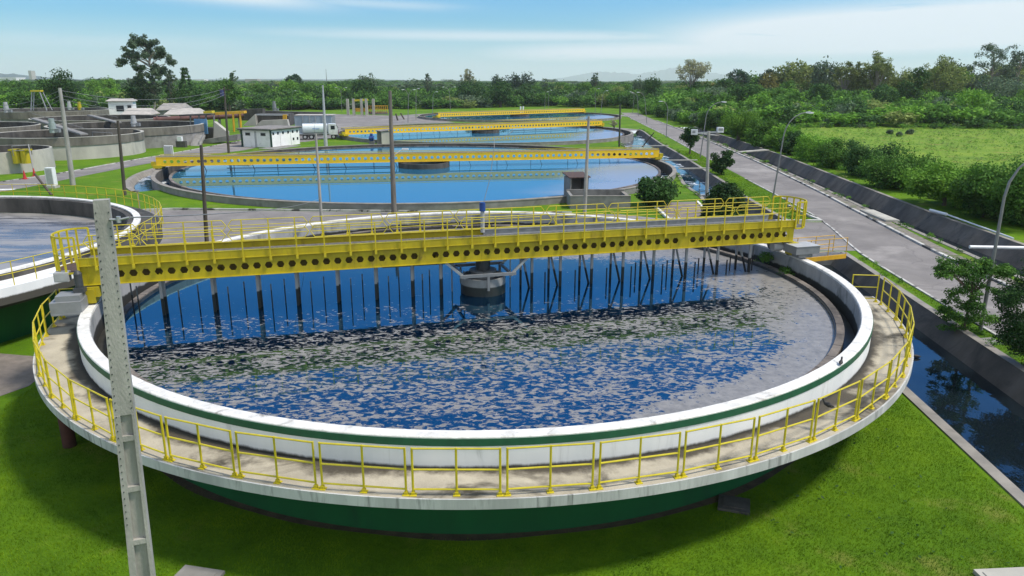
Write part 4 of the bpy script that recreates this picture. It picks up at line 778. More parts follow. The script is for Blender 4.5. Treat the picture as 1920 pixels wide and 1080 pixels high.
def lamp(label, base, top, arm, H=None, r0=.085, group=None, double=False):
    b = gp(*base); t = at(*top, b.y)-b
    o = thing('street_lamp', label, 'street lamp', b, 0, group); Hh = t.z; dirs = (1, -1) if double else (1,)
    k = t/Hh
    MB().tube([(0, 0, 0)]+[k*Hh*s for s in (.3, .62, .75)], [r0, r0*.9, r0*.75, r0*.7], 8).build('post', LAMPM, o, smooth=True)
    for s in dirs:
        A = arm*s; pts = [k*Hh*.74]+[k*Hh*(.74+.26*math.sin(u*PI/2))+Vector((A*(1-math.cos(u*PI/2)), 0, 0)) for u in (.2, .4, .6, .8, .93, 1.0)]
        MB().tube(pts, [r0*.7]*2+[r0*.55]*5, 7).build('arm', LAMPM, o, smooth=True)
        e = pts[-1]; sg = 1 if A > 0 else -1
        hd = MB().add([e+Vector((sg*x, y, z)) for x, y, z in ((-.1, -.08, .05), (-.1, .08, .05), (.3, .17, .09), (.3, -.17, .09), (.62, .10, .03), (.62, -.10, .03), (-.1, -.08, -.05), (-.1, .08, -.05), (.3, .17, -.1), (.3, -.17, -.1), (.62, .1, -.05), (.62, -.1, -.05))],
            [(0, 1, 2, 3), (3, 2, 4, 5), (6, 9, 8, 7), (9, 11, 10, 8), (0, 3, 9, 6), (3, 5, 11, 9), (1, 7, 8, 2), (2, 8, 10, 4), (0, 6, 7, 1), (5, 4, 10, 11)]).build('lamp_head', LAMPH, o)
    return o
LG = 'curved arm street lamps along the main road'
lamp('tall curved street lamp at road edge beyond right end of the near bridge', (1449, 372), (1477, 211), 1.75, group=LG)
o = lamp('street lamp cut by right edge of photo, rising from behind the pale spreading tree', (1838, 620), (1900, 276), 2.1, group=LG)
lamp('curved street lamp behind the tree and floodlights, white head against the bushes', (1313, 295), (1328, 191), 2.0, group=LG)
lamp('slim street lamp at road edge with grass at its foot, left of the floodlights', (1249, 258), (1253, 190), -1.2, group=LG)
lamp('slim street lamp where the main road narrows, left of the road', (1213, 232), (1208, 173), -1.3, group=LG)
lamp('far street lamp, second from the end of the main road', (1197, 218), (1195, 174), -1.3, group=LG)
lamp('far street lamp, last one visible at the end of the main road', (1186, 212), (1190, 172), -1.2, group=LG)
LF = 'far street lamps in front of the woods'
for base, top, arm, lab, dbl in (((1126, 217), (1131, 170), 1.2, 'far street lamp just right of the farthest bridge', False), ((1116, 211), (1116, 166), 1.2, 'tall far street lamp against the woods, close to the farthest bridge end', False),
    ((1028, 204), (1029, 169), .9, 'right one of two close far lamps behind the farthest bridge', False), ((1021, 204), (1023, 172), .8, 'left one of two close far lamps behind the farthest bridge', False),
    ((845, 211), (842, 163), 2.2, 'far street lamp with two arms at left end of the farthest bridge', True), ((811, 219), (812, 172), 1.1, 'far street lamp right of the twin armed lamp by the yard', False),
    ((765, 230), (766, 168), 1.5, 'far street lamp with two arms on grass left of third tank yard', True), ((641, 210), (639, 164), 1.9, 'far street lamp with two arms by the concrete gateway', True),
    ((780, 224), (780, 166), .5, 'slim far lamp post beside the dark slanting posts in the yard', False), ((546, 207), (548, 170), 1.1, 'far lamp post among bushes behind the white building', False), ((286, 205), (283, 168), 1.0, 'dark far lamp post in front of the tall eucalyptus', False)):
    lamp(lab, base, top, arm*.8, r0=.085, group=LF, double=dbl)
# ------------------------------------------------------------------ huts, cabinets, slabs
def hut(name, label, base, w, d, h, rz, wallm, roofm, open_front=True, roof_over=.15, slope=.25):
    o = thing(name, label, 'hut', base, rz)
    mb = MB(); th = .12
    mb.box((-w/2+th/2, 0, h/2), (th, d, h)); mb.box((w/2-th/2, 0, h/2), (th, d, h)); mb.box((0, d/2-th/2, h/2), (w-2*th, th, h))
    if not open_front: mb.box((0, -d/2+th/2, h/2), (w-2*th, th, h))
    mb.build('wall', wallm, o); mb = MB(); mb.box((0, 0, .02), (w-.26, d-.14, .04)); mb.build('floor', DARKM, o)
    rx, ry = w/2+roof_over, d/2+roof_over
    mb = MB().add([(-rx, -ry, h+.02), (rx, -ry, h+.02), (rx, ry, h+slope), (-rx, ry, h+slope), (-rx, -ry, h+.1), (rx, -ry, h+.1), (rx, ry, h+slope+.08), (-rx, ry, h+slope+.08)], [(0, 3, 2, 1), (4, 5, 6, 7), (0, 1, 5, 4), (1, 2, 6, 5), (2, 3, 7, 6), (3, 0, 4, 7)]); mb.build('roof', roofm, o)
    return o
p = gp(1079, 378); hut('pump_hut', 'small grey hut with brown roof and dark open front by second tank', (p.x+.1, p.y+1.0, 0), 1.75, 1.9, 2.15, D(14), CONC, ROOFB)
p = gp(720, 272); o = hut('equipment_hut', 'small grey block hut with dark opening between second and third tank', (p.x, p.y+.6, 0), 2.3, 1.8, 2.3, D(-60), CONCL, ROOF)
p = gp(697, 270); bb = thing('pump_motor', 'blue pump motor beside the small grey hut', 'motor', p); MB().box((0, 0, .25), (.9, .6, .5)).build('plinth', CONC, bb); MB().tube([(-.4, 0, 1.0), (.4, 0, 1.0)], .42, 14).cyl((0, 0), .25, .5, 1.8, 12).build('housing', BLUE, bb)
# open concrete basin beside the hut
p0, p1 = gp(1068, 392), gp(1180, 391); bs = thing('concrete_basin', 'open rectangular concrete basin in front of the brown roofed hut', 'basin', ((p0.x+p1.x)/2, p0.y+1.9, 0), D(2))
w = (p1-p0).length; mb = MB(); mb.box((0, -1.6, .55), (w, .25, 1.1)); mb.box((-w/2+.12, .1, .55), (.25, 3.1, 1.1)); mb.box((w/2-.12, .1, .5), (.25, 3.1, 1.0)); mb.box((0, 1.75, .6), (w, .2, 1.2)); mb.build('wall', CONC, bs); MB().box((0, 0, .1), (w-.4, 3.0, .06)).build('floor', CONCD, bs)
MB().box((0, -1.6, 1.115), (w+.06, .3, .03)).box((w/2-.12, .15, 1.015), (.3, 2.9, .03)).build('coping', KERBTOP, bs)
# paved apron with white edges by the crossing road
ap = [(12.5, 57.6), (16.2, 57.9), (16.9, 66.5), (12.6, 65.6)]
o = thing('paved_apron', 'brown paved apron with white kerbs between round bush and conical bush', 'paved apron', (0, 0, 0))
MB().prism(ap, 0, .1).build('paving', mat('brown_paving', (.20, .17, .155), (.14, .12, .11), 1, .9, bump=.2), o)
for a_, b_ in ((ap[0], ap[3]), (ap[1], ap[2]), (ap[0], ap[1])): MB().bar((*a_, .08), (*b_, .08), .22, .2).build('kerb', MARK, o)
def slab(label, c, w, d, h, rz, m=CONC):
    o = MB().box((0, 0, h/2-.02), (w, d, h+.04)).box((0, 0, h+.01), (w-.25, d-.25, .02)).build('manhole_slab', m, None, c); o.rotation_euler = (0, 0, rz); return tag(o, label, 'slab')
slab('square concrete slab in shade on lawn below right front of the near tank', gp(1376, 948), .8, .7, .07, D(-18), CONCD)
slab('pale concrete slab at bottom edge of photo, by foot of the big pole', gp(362, 1094), 1.0, .9, .08, D(-12), CONC)
slab('pale concrete slab at bottom right corner of photo on the lawn', gp(1895, 1094), 1.2, .8, .1, D(4), CONCL)
slab('small concrete cover in grass strip below the leafy spreading tree', gp(1852, 642), .9, .7, .08, D(10))
p = gp(1655, 406); slab('concrete culvert cover beside white kerb on far side of main road', (p.x-.3, p.y, 0), 1.1, 5.0, .16, D(-3), CONCL)
p = gp(415, 0+1) if False else None
c_ = gp(99, 352); o = thing('electrical_cabinet', 'white upright electrical cabinet on grass behind the left tank', 'cabinet', c_); MB().box((0, 0, .12), (1.0, .9, .24)).build('plinth', CONCL, o); MB().box((0, 0, 1.15), (.78, .62, 1.82)).build('case', WHITEP, o); MB().box((.02, -.32, 1.15), (.62, .02, 1.6)).build('door', GREYL, o)
c_ = gp(318, 295); o = thing('electrical_cabinet', 'grey cabinet in white frame standing by the small access road, near second tank', 'cabinet', c_); MB().box((-.1, 0, .8), (1.0, .5, 1.5)).build('case', GREYL, o); MB().tube([(.6, 0, 0), (.6, 0, 1.65), (-.6, 0, 1.65)], .06, 6).build('frame', WHITEP, o)
def cone(label, c):
    o = thing('traffic_cone', label, 'traffic cone', c); MB().box((0, 0, .03), (.5, .5, .06)).build('base', REDC, o); MB().cyl((0, 0), .2, .06, .95, 14, .04).build('body', REDC, o); MB().cyl((0, 0), .05, .94, .97, 10).build('tip', REDC, o)
cone('red traffic cone at kerb, left one of the two', gp(47, 336)); cone('red traffic cone at kerb by thin slanting pipe, right one of two', gp(65, 331))
p = gp(65, 330); q = at(53, 271, p.y+2); tag(MB().tube([p, q], .07, 8).build('pipe_post', LAMPM), 'thin grey pipe post leaning against the low round concrete tank', 'post')
# manifold of white pipe along the ditch, and a pipe across it
tag(MB().tube([gp(1744, 394, .38), gp(1775, 402, .36)], .12, 10).tube([gp(1775, 402, .33), gp(1900, 447, .33)], .06, 8).build('pipe', WHITEP), 'white pipe running along top of ditch bank under the bushes', 'pipe')
a_, b_ = gp(1818, 463, .3), gp(1935, 465, .3); tag(MB().tube([a_, b_], .11, 12).build('pipe', WHITEP), 'thick white pipe crossing the ditch at right edge of photo', 'pipe')
a_, b_ = gp(1386, 285, .25), gp(1438, 281, .35); tag(MB().bar(a_, b_, 1.0, .14).build('slab_bridge', CONCL), 'narrow concrete slab footbridge over the roadside ditch', 'footbridge')
a_, b_ = gp(1306, 250, .2), gp(1345, 254, .3); tag(MB().bar(a_, b_, .9, .14).build('slab_bridge', CONCL), 'far small slab footbridge over ditch behind the floodlights', 'footbridge')
# water valve post on the grass by the left tank
p = gp(262, 394); o = thing('valve_post', 'small grey valve post with cap on grass right of left tank', 'valve post', p); MB().cyl((0, 0), .07, 0, 1.6, 8).cyl((0, 0), .2, 1.6, 1.7, 12).build('shaft', LAMPM, o)
# ------------------------------------------------------------------ white pump building
A, B_, Cc = Vector((-44.9, 123.4)), Vector((-39.4, 121.6)), Vector((-36.6, 129.0))
u = (B_-A).normalized(); wL = (B_-A).length; v_ = Vector((-u.y, u.x)); dL = (Cc-B_).dot(v_)
wb = thing('pump_building', 'white flat roofed building with dark green trim and small square windows', 'building', (A.x, A.y, 0), math.atan2(u.y, u.x))
HB = 2.75
MB().box((wL/2, dL/2, HB/2), (wL, dL, HB)).build('wall', WALLB, wb)
MB().box((wL/2, dL/2-.1, HB+.22), (wL+.9, dL+1.1, .16)).build('roof', ROOF, wb)
MB().box((wL/2, dL/2-.1, HB+.08), (wL+.7, dL+.9, .13)).build('fascia', GREENT, wb)
mb = MB()
for x in (.05, wL-.05): mb.box((x, -.06, HB/2), (.3, .14, HB))
mb.build('pillar', GREENT, wb)
MB().box((wL*.47, -.02, HB/2-.1), (.34, .06, HB-.2)).build('downpipe_strip', GREYL, wb)
for x in (1.25, wL-1.55): 
    f_ = MB().box((x, -.02, 2.1), (.95, .06, .5)).build('window', GREYP, wb); MB().box((x, -.05, 2.1), (.83, .02, .38)).build('pane', GLASS, f_)
for k, y in enumerate((.55, 1.75, 3.1, 4.5, 5.75, 7.0)):
    MB().box((wL+.0, y*dL/7.6, 2.22), (.06, .46, .42)).build('window', GLASS, wb)
for y in (5.85, 7.0): MB().box((wL, y*dL/7.6, 1.0), (.06, .44, .44)).build('window', GLASS, wb)
for y in (2.3, 5.15): MB().box((wL, y*dL/7.6, HB/2), (.03, .05, HB)).build('wall_joint', GREYP, wb)
tag(MB().box((-38.2, 121.9, .04), (3.0, 7.5, .1), rz=math.atan2(u.y, u.x)).build('pavement', CONC), kind='structure')
# ------------------------------------------------------------------ tanker truck
tk = thing('tanker_truck', 'white tanker truck with blue mark on its tank, parked behind the white building', 'truck', (-36.6, 139.8, 0), D(12))
MB().box((-.3, 0, .85), (7.2, .9, .22)).box((-.8, -1.0, .78), (3.6, .06, .1)).box((-.8, -1.0, .5), (3.6, .06, .08)).build('chassis', DARKM, tk)
MB().box((-3.3, 0, 1.06), (.9, 2.2, .14)).box((-.6, 0, 1.04), (6.0, 2.3, .1)).build('deck', GREYL, tk)
n_ = 20; prof = [(1.15*math.copysign(abs(math.cos(2*PI*i/n_))**.7, math.cos(2*PI*i/n_)), 2.0+.88*math.copysign(abs(math.sin(2*PI*i/n_))**.7, math.sin(2*PI*i/n_))) for i in range(n_)]
mb = MB(); mb.add([(-2.6, y, z) for y, z in prof]+[(1.9, y, z) for y, z in prof], [(i, (i+1) % n_, n_+(i+1) % n_, n_+i) for i in range(n_)]+[tuple(range(n_))[::-1], tuple(range(n_, 2*n_))])
tankb = mb.build('tank', TANKW, tk, smooth=True)
for x in (-2.55, -.4, 1.85):
    mb = MB(); P = [(x, y*1.015, 2.0+(z-2.0)*1.015) for y, z in prof]; mb.tube(P+[P[0]], .03, 5); mb.build('band', GREYL, tankb)
# worn blue lettering strip: illegible at this distance in the photograph
mb = MB()
for k, (dx, hh) in enumerate(((0, .16), (.19, .22), (.36, .15), (.55, .15), (.74, .24), (.92, .15), (1.1, .15))): mb.box((-.3+dx-.4, -1.17, 2.0), (.13, .02, hh))
mb.build('marking', mat('faded_blue_lettering', (.12, .25, .55), None, 2, .5), tankb)
MB().box((-.4, 0, 2.93), (.7, .7, .14)).build('hatch', GREYL, tankb)
cabp = [(2.1, .9), (3.75, .9), (3.85, 1.9), (3.45, 2.75), (3.2, 2.85), (2.1, 2.85)]
mb = MB(); k_ = len(cabp); mb.add([(x, -1.15, z) for x, z in cabp]+[(x, 1.15, z) for x, z in cabp], [(i, (i+1) % k_, k_+(i+1) % k_, k_+i) for i in range(k_)]+[tuple(range(k_))[::-1], tuple(range(k_, 2*k_))]); cab = mb.build('cab', mat('truck_cab_white', (.72, .73, .74), None, 2, .3), tk)
MB().add([(3.87, -1.0, 1.95), (3.87, 1.0, 1.95), (3.49, 1.0, 2.7), (3.49, -1.0, 2.7)], [(0, 1, 2, 3)]).build('windscreen', GLASS, cab)
MB().box((2.9, -1.16, 2.2), (.75, .03, .7)).build('side_window', GLASS, cab)
MB().box((3.84, 0, 1.35), (.1, 2.1, .85)).build('grille', mat('dark_red_grille', (.16, .015, .02), None, 2, .4), cab)
MB().box((3.9, 0, .75), (.25, 2.3, .35)).build('bumper', GREYL, tk)
for x in (-2.2, -1.05, 2.95):
    for y in (-.98, .98):
        wh = MB().tube([(x, y-.15, .5), (x, y+.15, .5)], .5, 20).build('wheel', TYRE, tk); MB().tube([(x, y-.165, .5), (x, y+.165, .5)], .24, 14).build('rim', GREYL, wh)
# corrugated sheet shed behind the truck
sh = thing('sheet_shed', 'blue grey corrugated sheet shed behind the tanker truck', 'shed', (-41.8, 158, 0), D(4))
mb = MB(); nn_ = 60; xs = [-3.6+7.6*i/nn_ for i in range(nn_+1)]; ys = [-.06 if i % 2 else 0 for i in range(nn_+1)]
mb.strip([(x, -2.5+y, 0) for x, y in zip(xs, ys)], [(x, -2.5+y, 3.5+.25*(x+3.6)/7.6) for x, y in zip(xs, ys)]); mb.build('sheet_wall', TARP, sh)
MB().box((.2, 0, 1.7), (7.5, 4.8, 3.4)).build('body', GREYP, sh); MB().box((.2, 0, 3.66), (7.8, 5.2, .1)).build('roof', ROOFL, sh)
for x in (-1.9, -.5, .7, 2.2): MB().box((x, -2.6, 1.8), (.12, .05, 3.5)).build('post', GREYL, sh)
# ------------------------------------------------------------------ concrete tank farm on the left
def conc_tank(label, c, R, h, band=.9, pipe=False, water=True, light=True):
    o = thing('concrete_tank', label, 'concrete tank', (c[0], c[1], 0))
    MB().lathe([(R-.3, -.1), (R, -.1), (R-.05, h-band), (R-.3, h-band)], 72).build('wall', CONCL if light else CONC, o, smooth=True)
    MB().lathe([(R-.35, h-band), (R+.06, h-band), (R+.06, h), (R-.35, h)], 72).build('stained_band', mat('tank_band_concrete', (.19, .175, .15), (.095, .088, .076), .7, .85, stain=(.04, .036, .03), sscale=.8, slo=.5, shi=.75, stretch=(1, 1, .3)), o, smooth=True)
    MB().lathe([(R-.36, h), (R+.08, h), (R+.08, h+.06), (R-.36, h+.06)], 72).build('rim', CONCL, o)
    MB().lathe([(R-.37, h-1.6), (R-.36, h-1.6), (R-.36, h), (R-.37, h)], 72).build('inner_wall', CONCD, o)
    if water: tag(MB().add(disc((0, 0), R-.38, 0, 64), [tuple(range(64))]).build('water', DARKW, None, (c[0], c[1], h-.9)), kind='structure')
    return o
def gearmotor(label, c, m=GREYL, h=1.6):
    o = thing('gear_motor', label, 'motor', c); MB().cyl((0, 0), .42, 0, h*.7, 14).cyl((0, 0), .5, h*.25, h*.35, 14).cyl((0, 0), .34, h*.7, h, 14).build('housing', m, o); MB().box((.6, 0, .3), (.7, .5, .5)).build('gearbox', GREYP, o); return o
ta = thing('concrete_tank', 'low pale round tank with yellow pumps inside, at left edge of photo', 'concrete tank', (-63.2, 90.5, 0))
MB().lathe([(5.7, -.1), (6.0, -.1), (5.95, 2.5), (5.7, 2.5)], 64).build('wall', CONCL, ta, smooth=True); MB().lathe([(5.68, .2), (5.69, .2), (5.69, 2.5), (5.68, 2.5)], 64).build('inner_wall', CONCD, ta); MB().add(disc((0, 0), 5.7, .9, 48), [tuple(range(48))]).build('sludge', DARKM, ta)
for x, lab in ((30, 'right one of two yellow pump covers in low round tank'), (14, 'left one of two yellow pump covers in the low round tank')):
    p = at(x+10, 291, 85.9); o = thing('pump_cover', lab, 'pump cover', (p.x, 86.6, 2.1)); MB().cyl((0, 0), .5, -.9, .6, 14).box((0, 0, .65), (1.3, .9, .2)).build('cover', YEL, o)
o = thing('guard_rail', 'small grey pipe railing on top of low round concrete tank', 'railing', (0, 0, 0)); p, q = at(22, 274, 84.8), at(57, 272, 87.0)
MB().tube([p-Vector((0, 0, 1.1)), p, q, q-Vector((0, 0, 1.1))], .05, 6).tube([p-Vector((0, 0, .55)), q-Vector((0, 0, .55))], .04, 6).build('rail', LAMPM, o)
conc_tank('big round concrete tank with dark stained top band behind the white concrete pole', (-66.3, 110.5), 10.4, 3.0, 1.1)
tc_ = thing('concrete_tank', 'small round side chamber with ladder rail at right end of the big stained tank', 'concrete tank', (-58.4, 109.6, 0)); MB().lathe([(2.3, -.1), (2.5, -.1), (2.45, 2.3), (2.3, 2.3)], 40).build('wall', CONCL, tc_, smooth=True); MB().add(disc((0, 0), 2.35, 1.6, 40), [tuple(range(40))]).build('sludge', DARKM, tc_)
MB().tube([(1.0, -2.3, 0), (.7, -2.3, 3.3), (-2.2, -2.1, 3.4), (-2.3, -2.1, 2.2)], .06, 6).build('rail', LAMPM, tc_)
conc_tank('round concrete tank in second row, wall running up to the stairs', (-66.5, 129.0), 12.2, 3.2, 1.2, light=False)
conc_tank('round concrete tank with dark water left of the second row, cut by photo edge', (-93.5, 124.0), 13.0, 3.2, 1.3, light=False)
conc_tank('round concrete tank behind second row in front of the white cabin', (-86, 157.0), 13.0, 3.0, 1.6, light=False)
conc_tank('far round concrete tank at left edge of photo', (-121, 152.0), 14.0, 3.4, 1.8, light=False)
conc_tank('farthest round concrete tank in front of the left bushes', (-116, 187.0), 14.0, 3.4, 1.6, light=False)
for px, py, Y, lab, m, h in ((100, 249, 101, 'green grey gear motor on rim of the big stained tank', mat('motor_greygreen', (.30, .36, .35), None, 2, .5), 1.9), (252, 237, 121, 'pale gear motor on tank rim left of the red pipe', GREYL, 1.7), (131, 206, 174, 'small pale gear motor on a far tank rim left of the yellow one', GREYL, 1.9), (13, 211, 140, 'pale gear motor on tank rim at left edge of photo', GREYL, 1.9), (150, 206, 175, 'yellow gear motor on a far tank rim', YEL, 1.8), (515, 208, 175, 'blue grey gear motor above the concrete block behind the white building', GREYP, 2.2)):
    p = at(px, py, Y); gearmotor(lab, p, m, h)
# long walkways across the far tanks
for (x0, y0, Y0), (x1, y1, Y1), lab in (((62, 222, 140), (158, 252, 106), 'thin grey walkway bridge across the big stained tank'), ((168, 216, 165), (222, 230, 128), 'pale walkway bridge across tank in front of the white cabin')):
    p, q = at(x0, y0, Y0), at(x1, y1, Y1); tag(MB().bar(p, q, 1.0, .2).bar(p+Vector((0, 0, .9)), q+Vector((0, 0, .9)), .06, .06).build('walkway_bridge', CONC), lab, 'walkway')
# portal frame, cabins and sheds behind the tank farm
p = at(73, 207, 180); o = thing('hoist_frame', 'yellow topped hoist frame on far tank, left of the white concrete pole', 'hoist frame', (p.x, 180, p.z))
for s in (-1, 1): MB().bar((s*1.9, 0, 0), (s*.9, 0, 4.4), .18, .18).bar((s*2.3, 1.5, 0), (s*1.0, 1.0, 4.4), .16, .16).build('leg', GREYL, o)
MB().box((0, .4, 4.5), (2.4, 1.2, .35)).build('beam', YEL2, o)
def house(name, label, c, w, d, h, rz, slope, wallm=WALLB, roofm=ROOFL, windows=(), over=.4, z0=0.0):
    o = thing(name, label, 'building', (c[0], c[1], z0), rz); MB().box((0, 0, h/2), (w, d, h)).build('wall', wallm, o)
    x, y = w/2+over, d/2+over
    MB().add([(-x, -y, h-.02), (x, -y, h-.02), (x, y, h-.02), (-x, y, h-.02), (-x*.8, 0, h+slope), (x*.8, 0, h+slope), (-x, -y, h+.12), (x, -y, h+.12), (x, y, h+.12), (-x, y, h+.12)],
             [(0, 1, 2, 3), (0, 6, 7, 1), (1, 7, 8, 2), (2, 8, 9, 3), (3, 9, 6, 0), (6, 4, 5, 7), (8, 5, 4, 9), (6, 9, 4), (7, 5, 8)]).build('roof', roofm, o)
    for wx, wz, ww, wh in windows: MB().box((wx, -d/2-.02, wz), (ww, .06, wh)).build('window', GLASS, o)
    return o
p = at(232, 215, 178); house('control_cabin', 'white raised cabin with pale hipped roof, left of the long sheds', (p.x, 178), 5.2, 4.5, 4.6+1.2, D(18), .6, windows=((-.2, 4.2, 1.6, 1.3), (1.8, 4.6, .8, .8)))
p = at(257, 222, 171); house('shed', 'grey walled shed with pale roof adjoining the white cabin', (p.x, 173), 5.6, 6, 3.0, D(8), 1.4, CONCL)
p = at(303, 222, 182); house('shed', 'long pale roofed shed in the middle of the left yard', (p.x, 190), 6.0, 7, 3.4, D(6), 1.6, CONC, mat('worn_roof', (.30, .28, .26), (.22, .205, .19), 1.2, .85))
p = at(351, 222, 176); house('shed', 'pale roofed shed at right end of left yard, grey gable', (p.x, 176), 7.0, 7, 2.9, D(6), 1.4, CONCL)
# red oxide pipe on trestles
p, q = at(288, 225, 150), at(456, 216, 158)
o = thing('pipeline', 'thick red oxide pipe on trestles behind the stained tanks', 'pipeline', (0, 0, 0)); MB().tube([p, p.lerp(q, .3), p.lerp(q, .7), q], .55, 14).build('pipe', REDP, o, smooth=True)
for u_ in (.04, .3, .5, .72, .95): c = p.lerp(q, u_); MB().tube([c-(q-p).normalized()*.12, c+(q-p).normalized()*.12], .72, 14).build('flange', REDP, o); MB().box((c.x, c.y, (c.z-.5)/2), (.4, .5, max(.3, c.z-.5))).build('support', CONC, o)
# concrete wedge, canopy and yellow hoist
def pxprism(px, Y0, Y1, name, m, parent):
    A_ = [at(x, y, Y0) for x, y in px]; B2 = [a+Vector((0, Y1-Y0, 0)) for a in A_]; k = len(A_)
    return MB().add(A_+B2, [tuple(range(k)), tuple(range(k, 2*k))[::-1]]+[(i, (i+1) % k, k+(i+1) % k, k+i) for i in range(k)]).build(name, m, parent)
o = thing('intake_block', 'concrete intake block with big triangular buttress by the red pipe', 'intake block', (0, 0, 0))
pxprism([(401, 228), (425, 247), (425, 259), (400, 259)], 131, 132.2, 'buttress', CONCL, o); pxprism([(356, 240), (402, 240), (402, 262), (356, 276)], 133.5, 137, 'wall', CONCD, o); pxprism([(380, 262), (445, 252), (445, 263), (380, 270)], 129.0, 131.0, 'slab', CONC, o)
MB().box(at(377, 237, 133.2), (2.2, .3, 2.6)).build('blue_panel', mat('blue_panel', (.10, .24, .42), (.07, .18, .33), 1, .5), o)
o = thing('canopy', 'dark flat canopy on slim posts over the concrete intake', 'canopy', (0, 0, 0)); a_, b_ = at(343, 216, 136), at(402, 214, 136); MB().bar(a_, b_, 3.2, .25).build('roof', CONCD, o)
for x, y in ((357, 250), (373, 238), (386, 254), (401, 256)): t_ = at(x, 216, 135); b_ = at(x+1, y, 135); MB().tube([b_, t_], .16, 8).build('post', LAMPM, o)
o = thing('yellow_hoist', 'orange yellow hoist gantry over the red pipe', 'gantry', (0, 0, 0)); a_, b_ = at(404, 213, 137), at(460, 210, 137); MB().bar(a_, b_, 1.4, .45).build('beam', YELO, o)
for x in (437, 450): MB().tube([at(x+2, 247, 136.5), at(x, 212, 136.5)], .2, 8).build('leg', YELO, o)
MB().bar(at(384, 211, 139), at(400, 210, 139), 1.4, .5).build('upper_beam', YEL2, o)
st = thing('stair', 'steep outdoor stair with pipe handrails between stained tank wall and canopy', 'stair', (0, 0, 0))
for (x0, y0), (x1, y1) in (((357, 272), (366, 250)), ((373, 266), (383, 249))):
    for dY in (0, .8): a_, b_ = at(x0, y0, 125+dY), at(x1, y1, 128+dY); MB().tube([a_-Vector((0, 0, .9)), a_, b_, b_-Vector((0, 0, .9))], .06, 6).build('handrail', LAMPM, st)
a_, b_ = at(366, 276, 124.5), at(376, 254, 128); MB().bar(a_, b_, 1.6, .3).build('flight', CONC, st)
o = thing('pump_cabinet', 'small white pump box on dark stand in front of the stained tank', 'cabinet', gp(341, 276)); MB().box((0, 0, .5), (1.5, .8, 1.0)).build('stand', CONCD, o); MB().box((-.1, -.1, 1.35), (.7, .6, .75)).build('box', WHITEP, o)
cb = thing('concrete_block', 'rectangular dark concrete channel block with sloped pale ramp behind white building', 'concrete block', (0, 0, 0))
pxprism([(478, 214), (540, 213), (541, 236), (478, 236)], 146, 150, 'wall', CONCD, cb); pxprism([(455, 236), (478, 214), (481, 236)], 145, 146, 'ramp_side', CONCL, cb); pxprism([(490, 226), (538, 224), (541, 236), (476, 238)], 142, 143, 'ramp', CONCL, cb); pxprism([(495, 208), (606, 211), (606, 232), (495, 232)], 166, 168, 'rear_wall', CONCD, cb)
MB().bar(at(480, 215, 145.5), at(540, 215.5, 145.5), .3, .25).build('rail', GREYL, cb); pxprism([(530, 215), (537, 215), (537, 224), (530, 224)], 145, 145.4, 'yellow_gate', YELO, cb)
pxprism([(450, 205), (492, 204), (492, 226), (450, 226)], 162, 164, 'screen_wall', CONCD, cb)
# gateway frame
gt = thing('gateway', 'concrete post gateway with yellow beam in front of the far bushes', 'gateway', (0, 0, 0)); Yg = 236
for x in (653, 664, 679, 688, 701): a_ = at(x, 217, Yg+(2 if x in (653, 701) else 0)); MB().box((a_.x, a_.y, a_.z/2+2.6), (.75, .75, 5.2+a_.z)).build('post', CONCL, gt)
a_, b_ = at(661, 188.5, Yg), at(690, 187.0, Yg); MB().bar(a_, b_, .5, .55).build('beam', YEL2, gt); a_, b_ = at(662, 206, Yg+1), at(690, 206, Yg+1); MB().bar(a_, b_, .3, 1.1).build('yellow_panel', YELO, gt)
o = thing('yellow_fence', 'low yellow pipe fence to the right of the concrete gateway', 'fence', (0, 0, 0)); a_, b_ = at(691, 212, 238), at(727, 212, 238); mb = MB()
for i in range(11): c = a_.lerp(b_, i/10); mb.tube([c, c+Vector((0, 0, 2.2))], .09, 5)
mb.tube([a_+Vector((0, 0, 2.2)), b_+Vector((0, 0, 2.2))], .09, 5).tube([a_+Vector((0, 0, 1.2)), b_+Vector((0, 0, 1.2))], .07, 5).build('rail', YELO, o); MB().bar(a_-Vector((0, -.4, 0)), b_-Vector((0, -.4, 0)), .3, .9).build('base', CONC, o)
for (x0, y0, x1, y1), lab in (((746, 226, 742, 213), 'left one of two dark slanting posts on grass by third tank'), ((758, 224, 751, 212), 'right one of two dark slanting posts on grass by the third tank')):
    p = gp(x0, y0); tag(MB().tube([p, at(x1, y1, p.y)], .22, 6).build('leaning_post', POLED), lab, 'post')
for x, lab in ((976, 'left one of two white vent pipes behind the farthest bridge'), (981, 'right one of two white vent pipes behind the farthest bridge')): p = at(x, 207, 232); tag(MB().cyl((p.x, p.y), .22, .5, p.z+1.2, 8).build('vent_pipe', WHITEP), lab, 'vent pipe')
# ducks and birds
def bird(label, loc, rz, L=.45, flying=False, m=None):
    o = thing('bird', label, 'bird', loc, rz); m = m or mat('dark_plumage', (.03, .027, .024), (.015, .014, .013), 8, .7); s = L/.45
    mb = MB(); mb.tube([(-.2*s, 0, .10*s), (-.12*s, 0, .10*s), (0, 0, .11*s), (.12*s, 0, .13*s), (.17*s, 0, .19*s), (.2*s, 0, .25*s), (.24*s, 0, .265*s), (.30*s, 0, .255*s)], [.01*s, .05*s, .085*s, .06*s, .035*s, .04*s, .03*s, .006*s], 10)
    mb.build('body', m, o, smooth=True); return o
bird('dark duck swimming in the channel right of the walkway', gp(1718, 671, -.75)-Vector((0, 0, .03)), D(170), .42)
o = bird('bird perched on lower rail of walkway railing, right front of near tank', gp(1553, 765, 2.93), D(130), .34); 
bird('small black bird standing on the white rim of near tank, right side', gp(1576, 684, 3.1), D(60), .30)
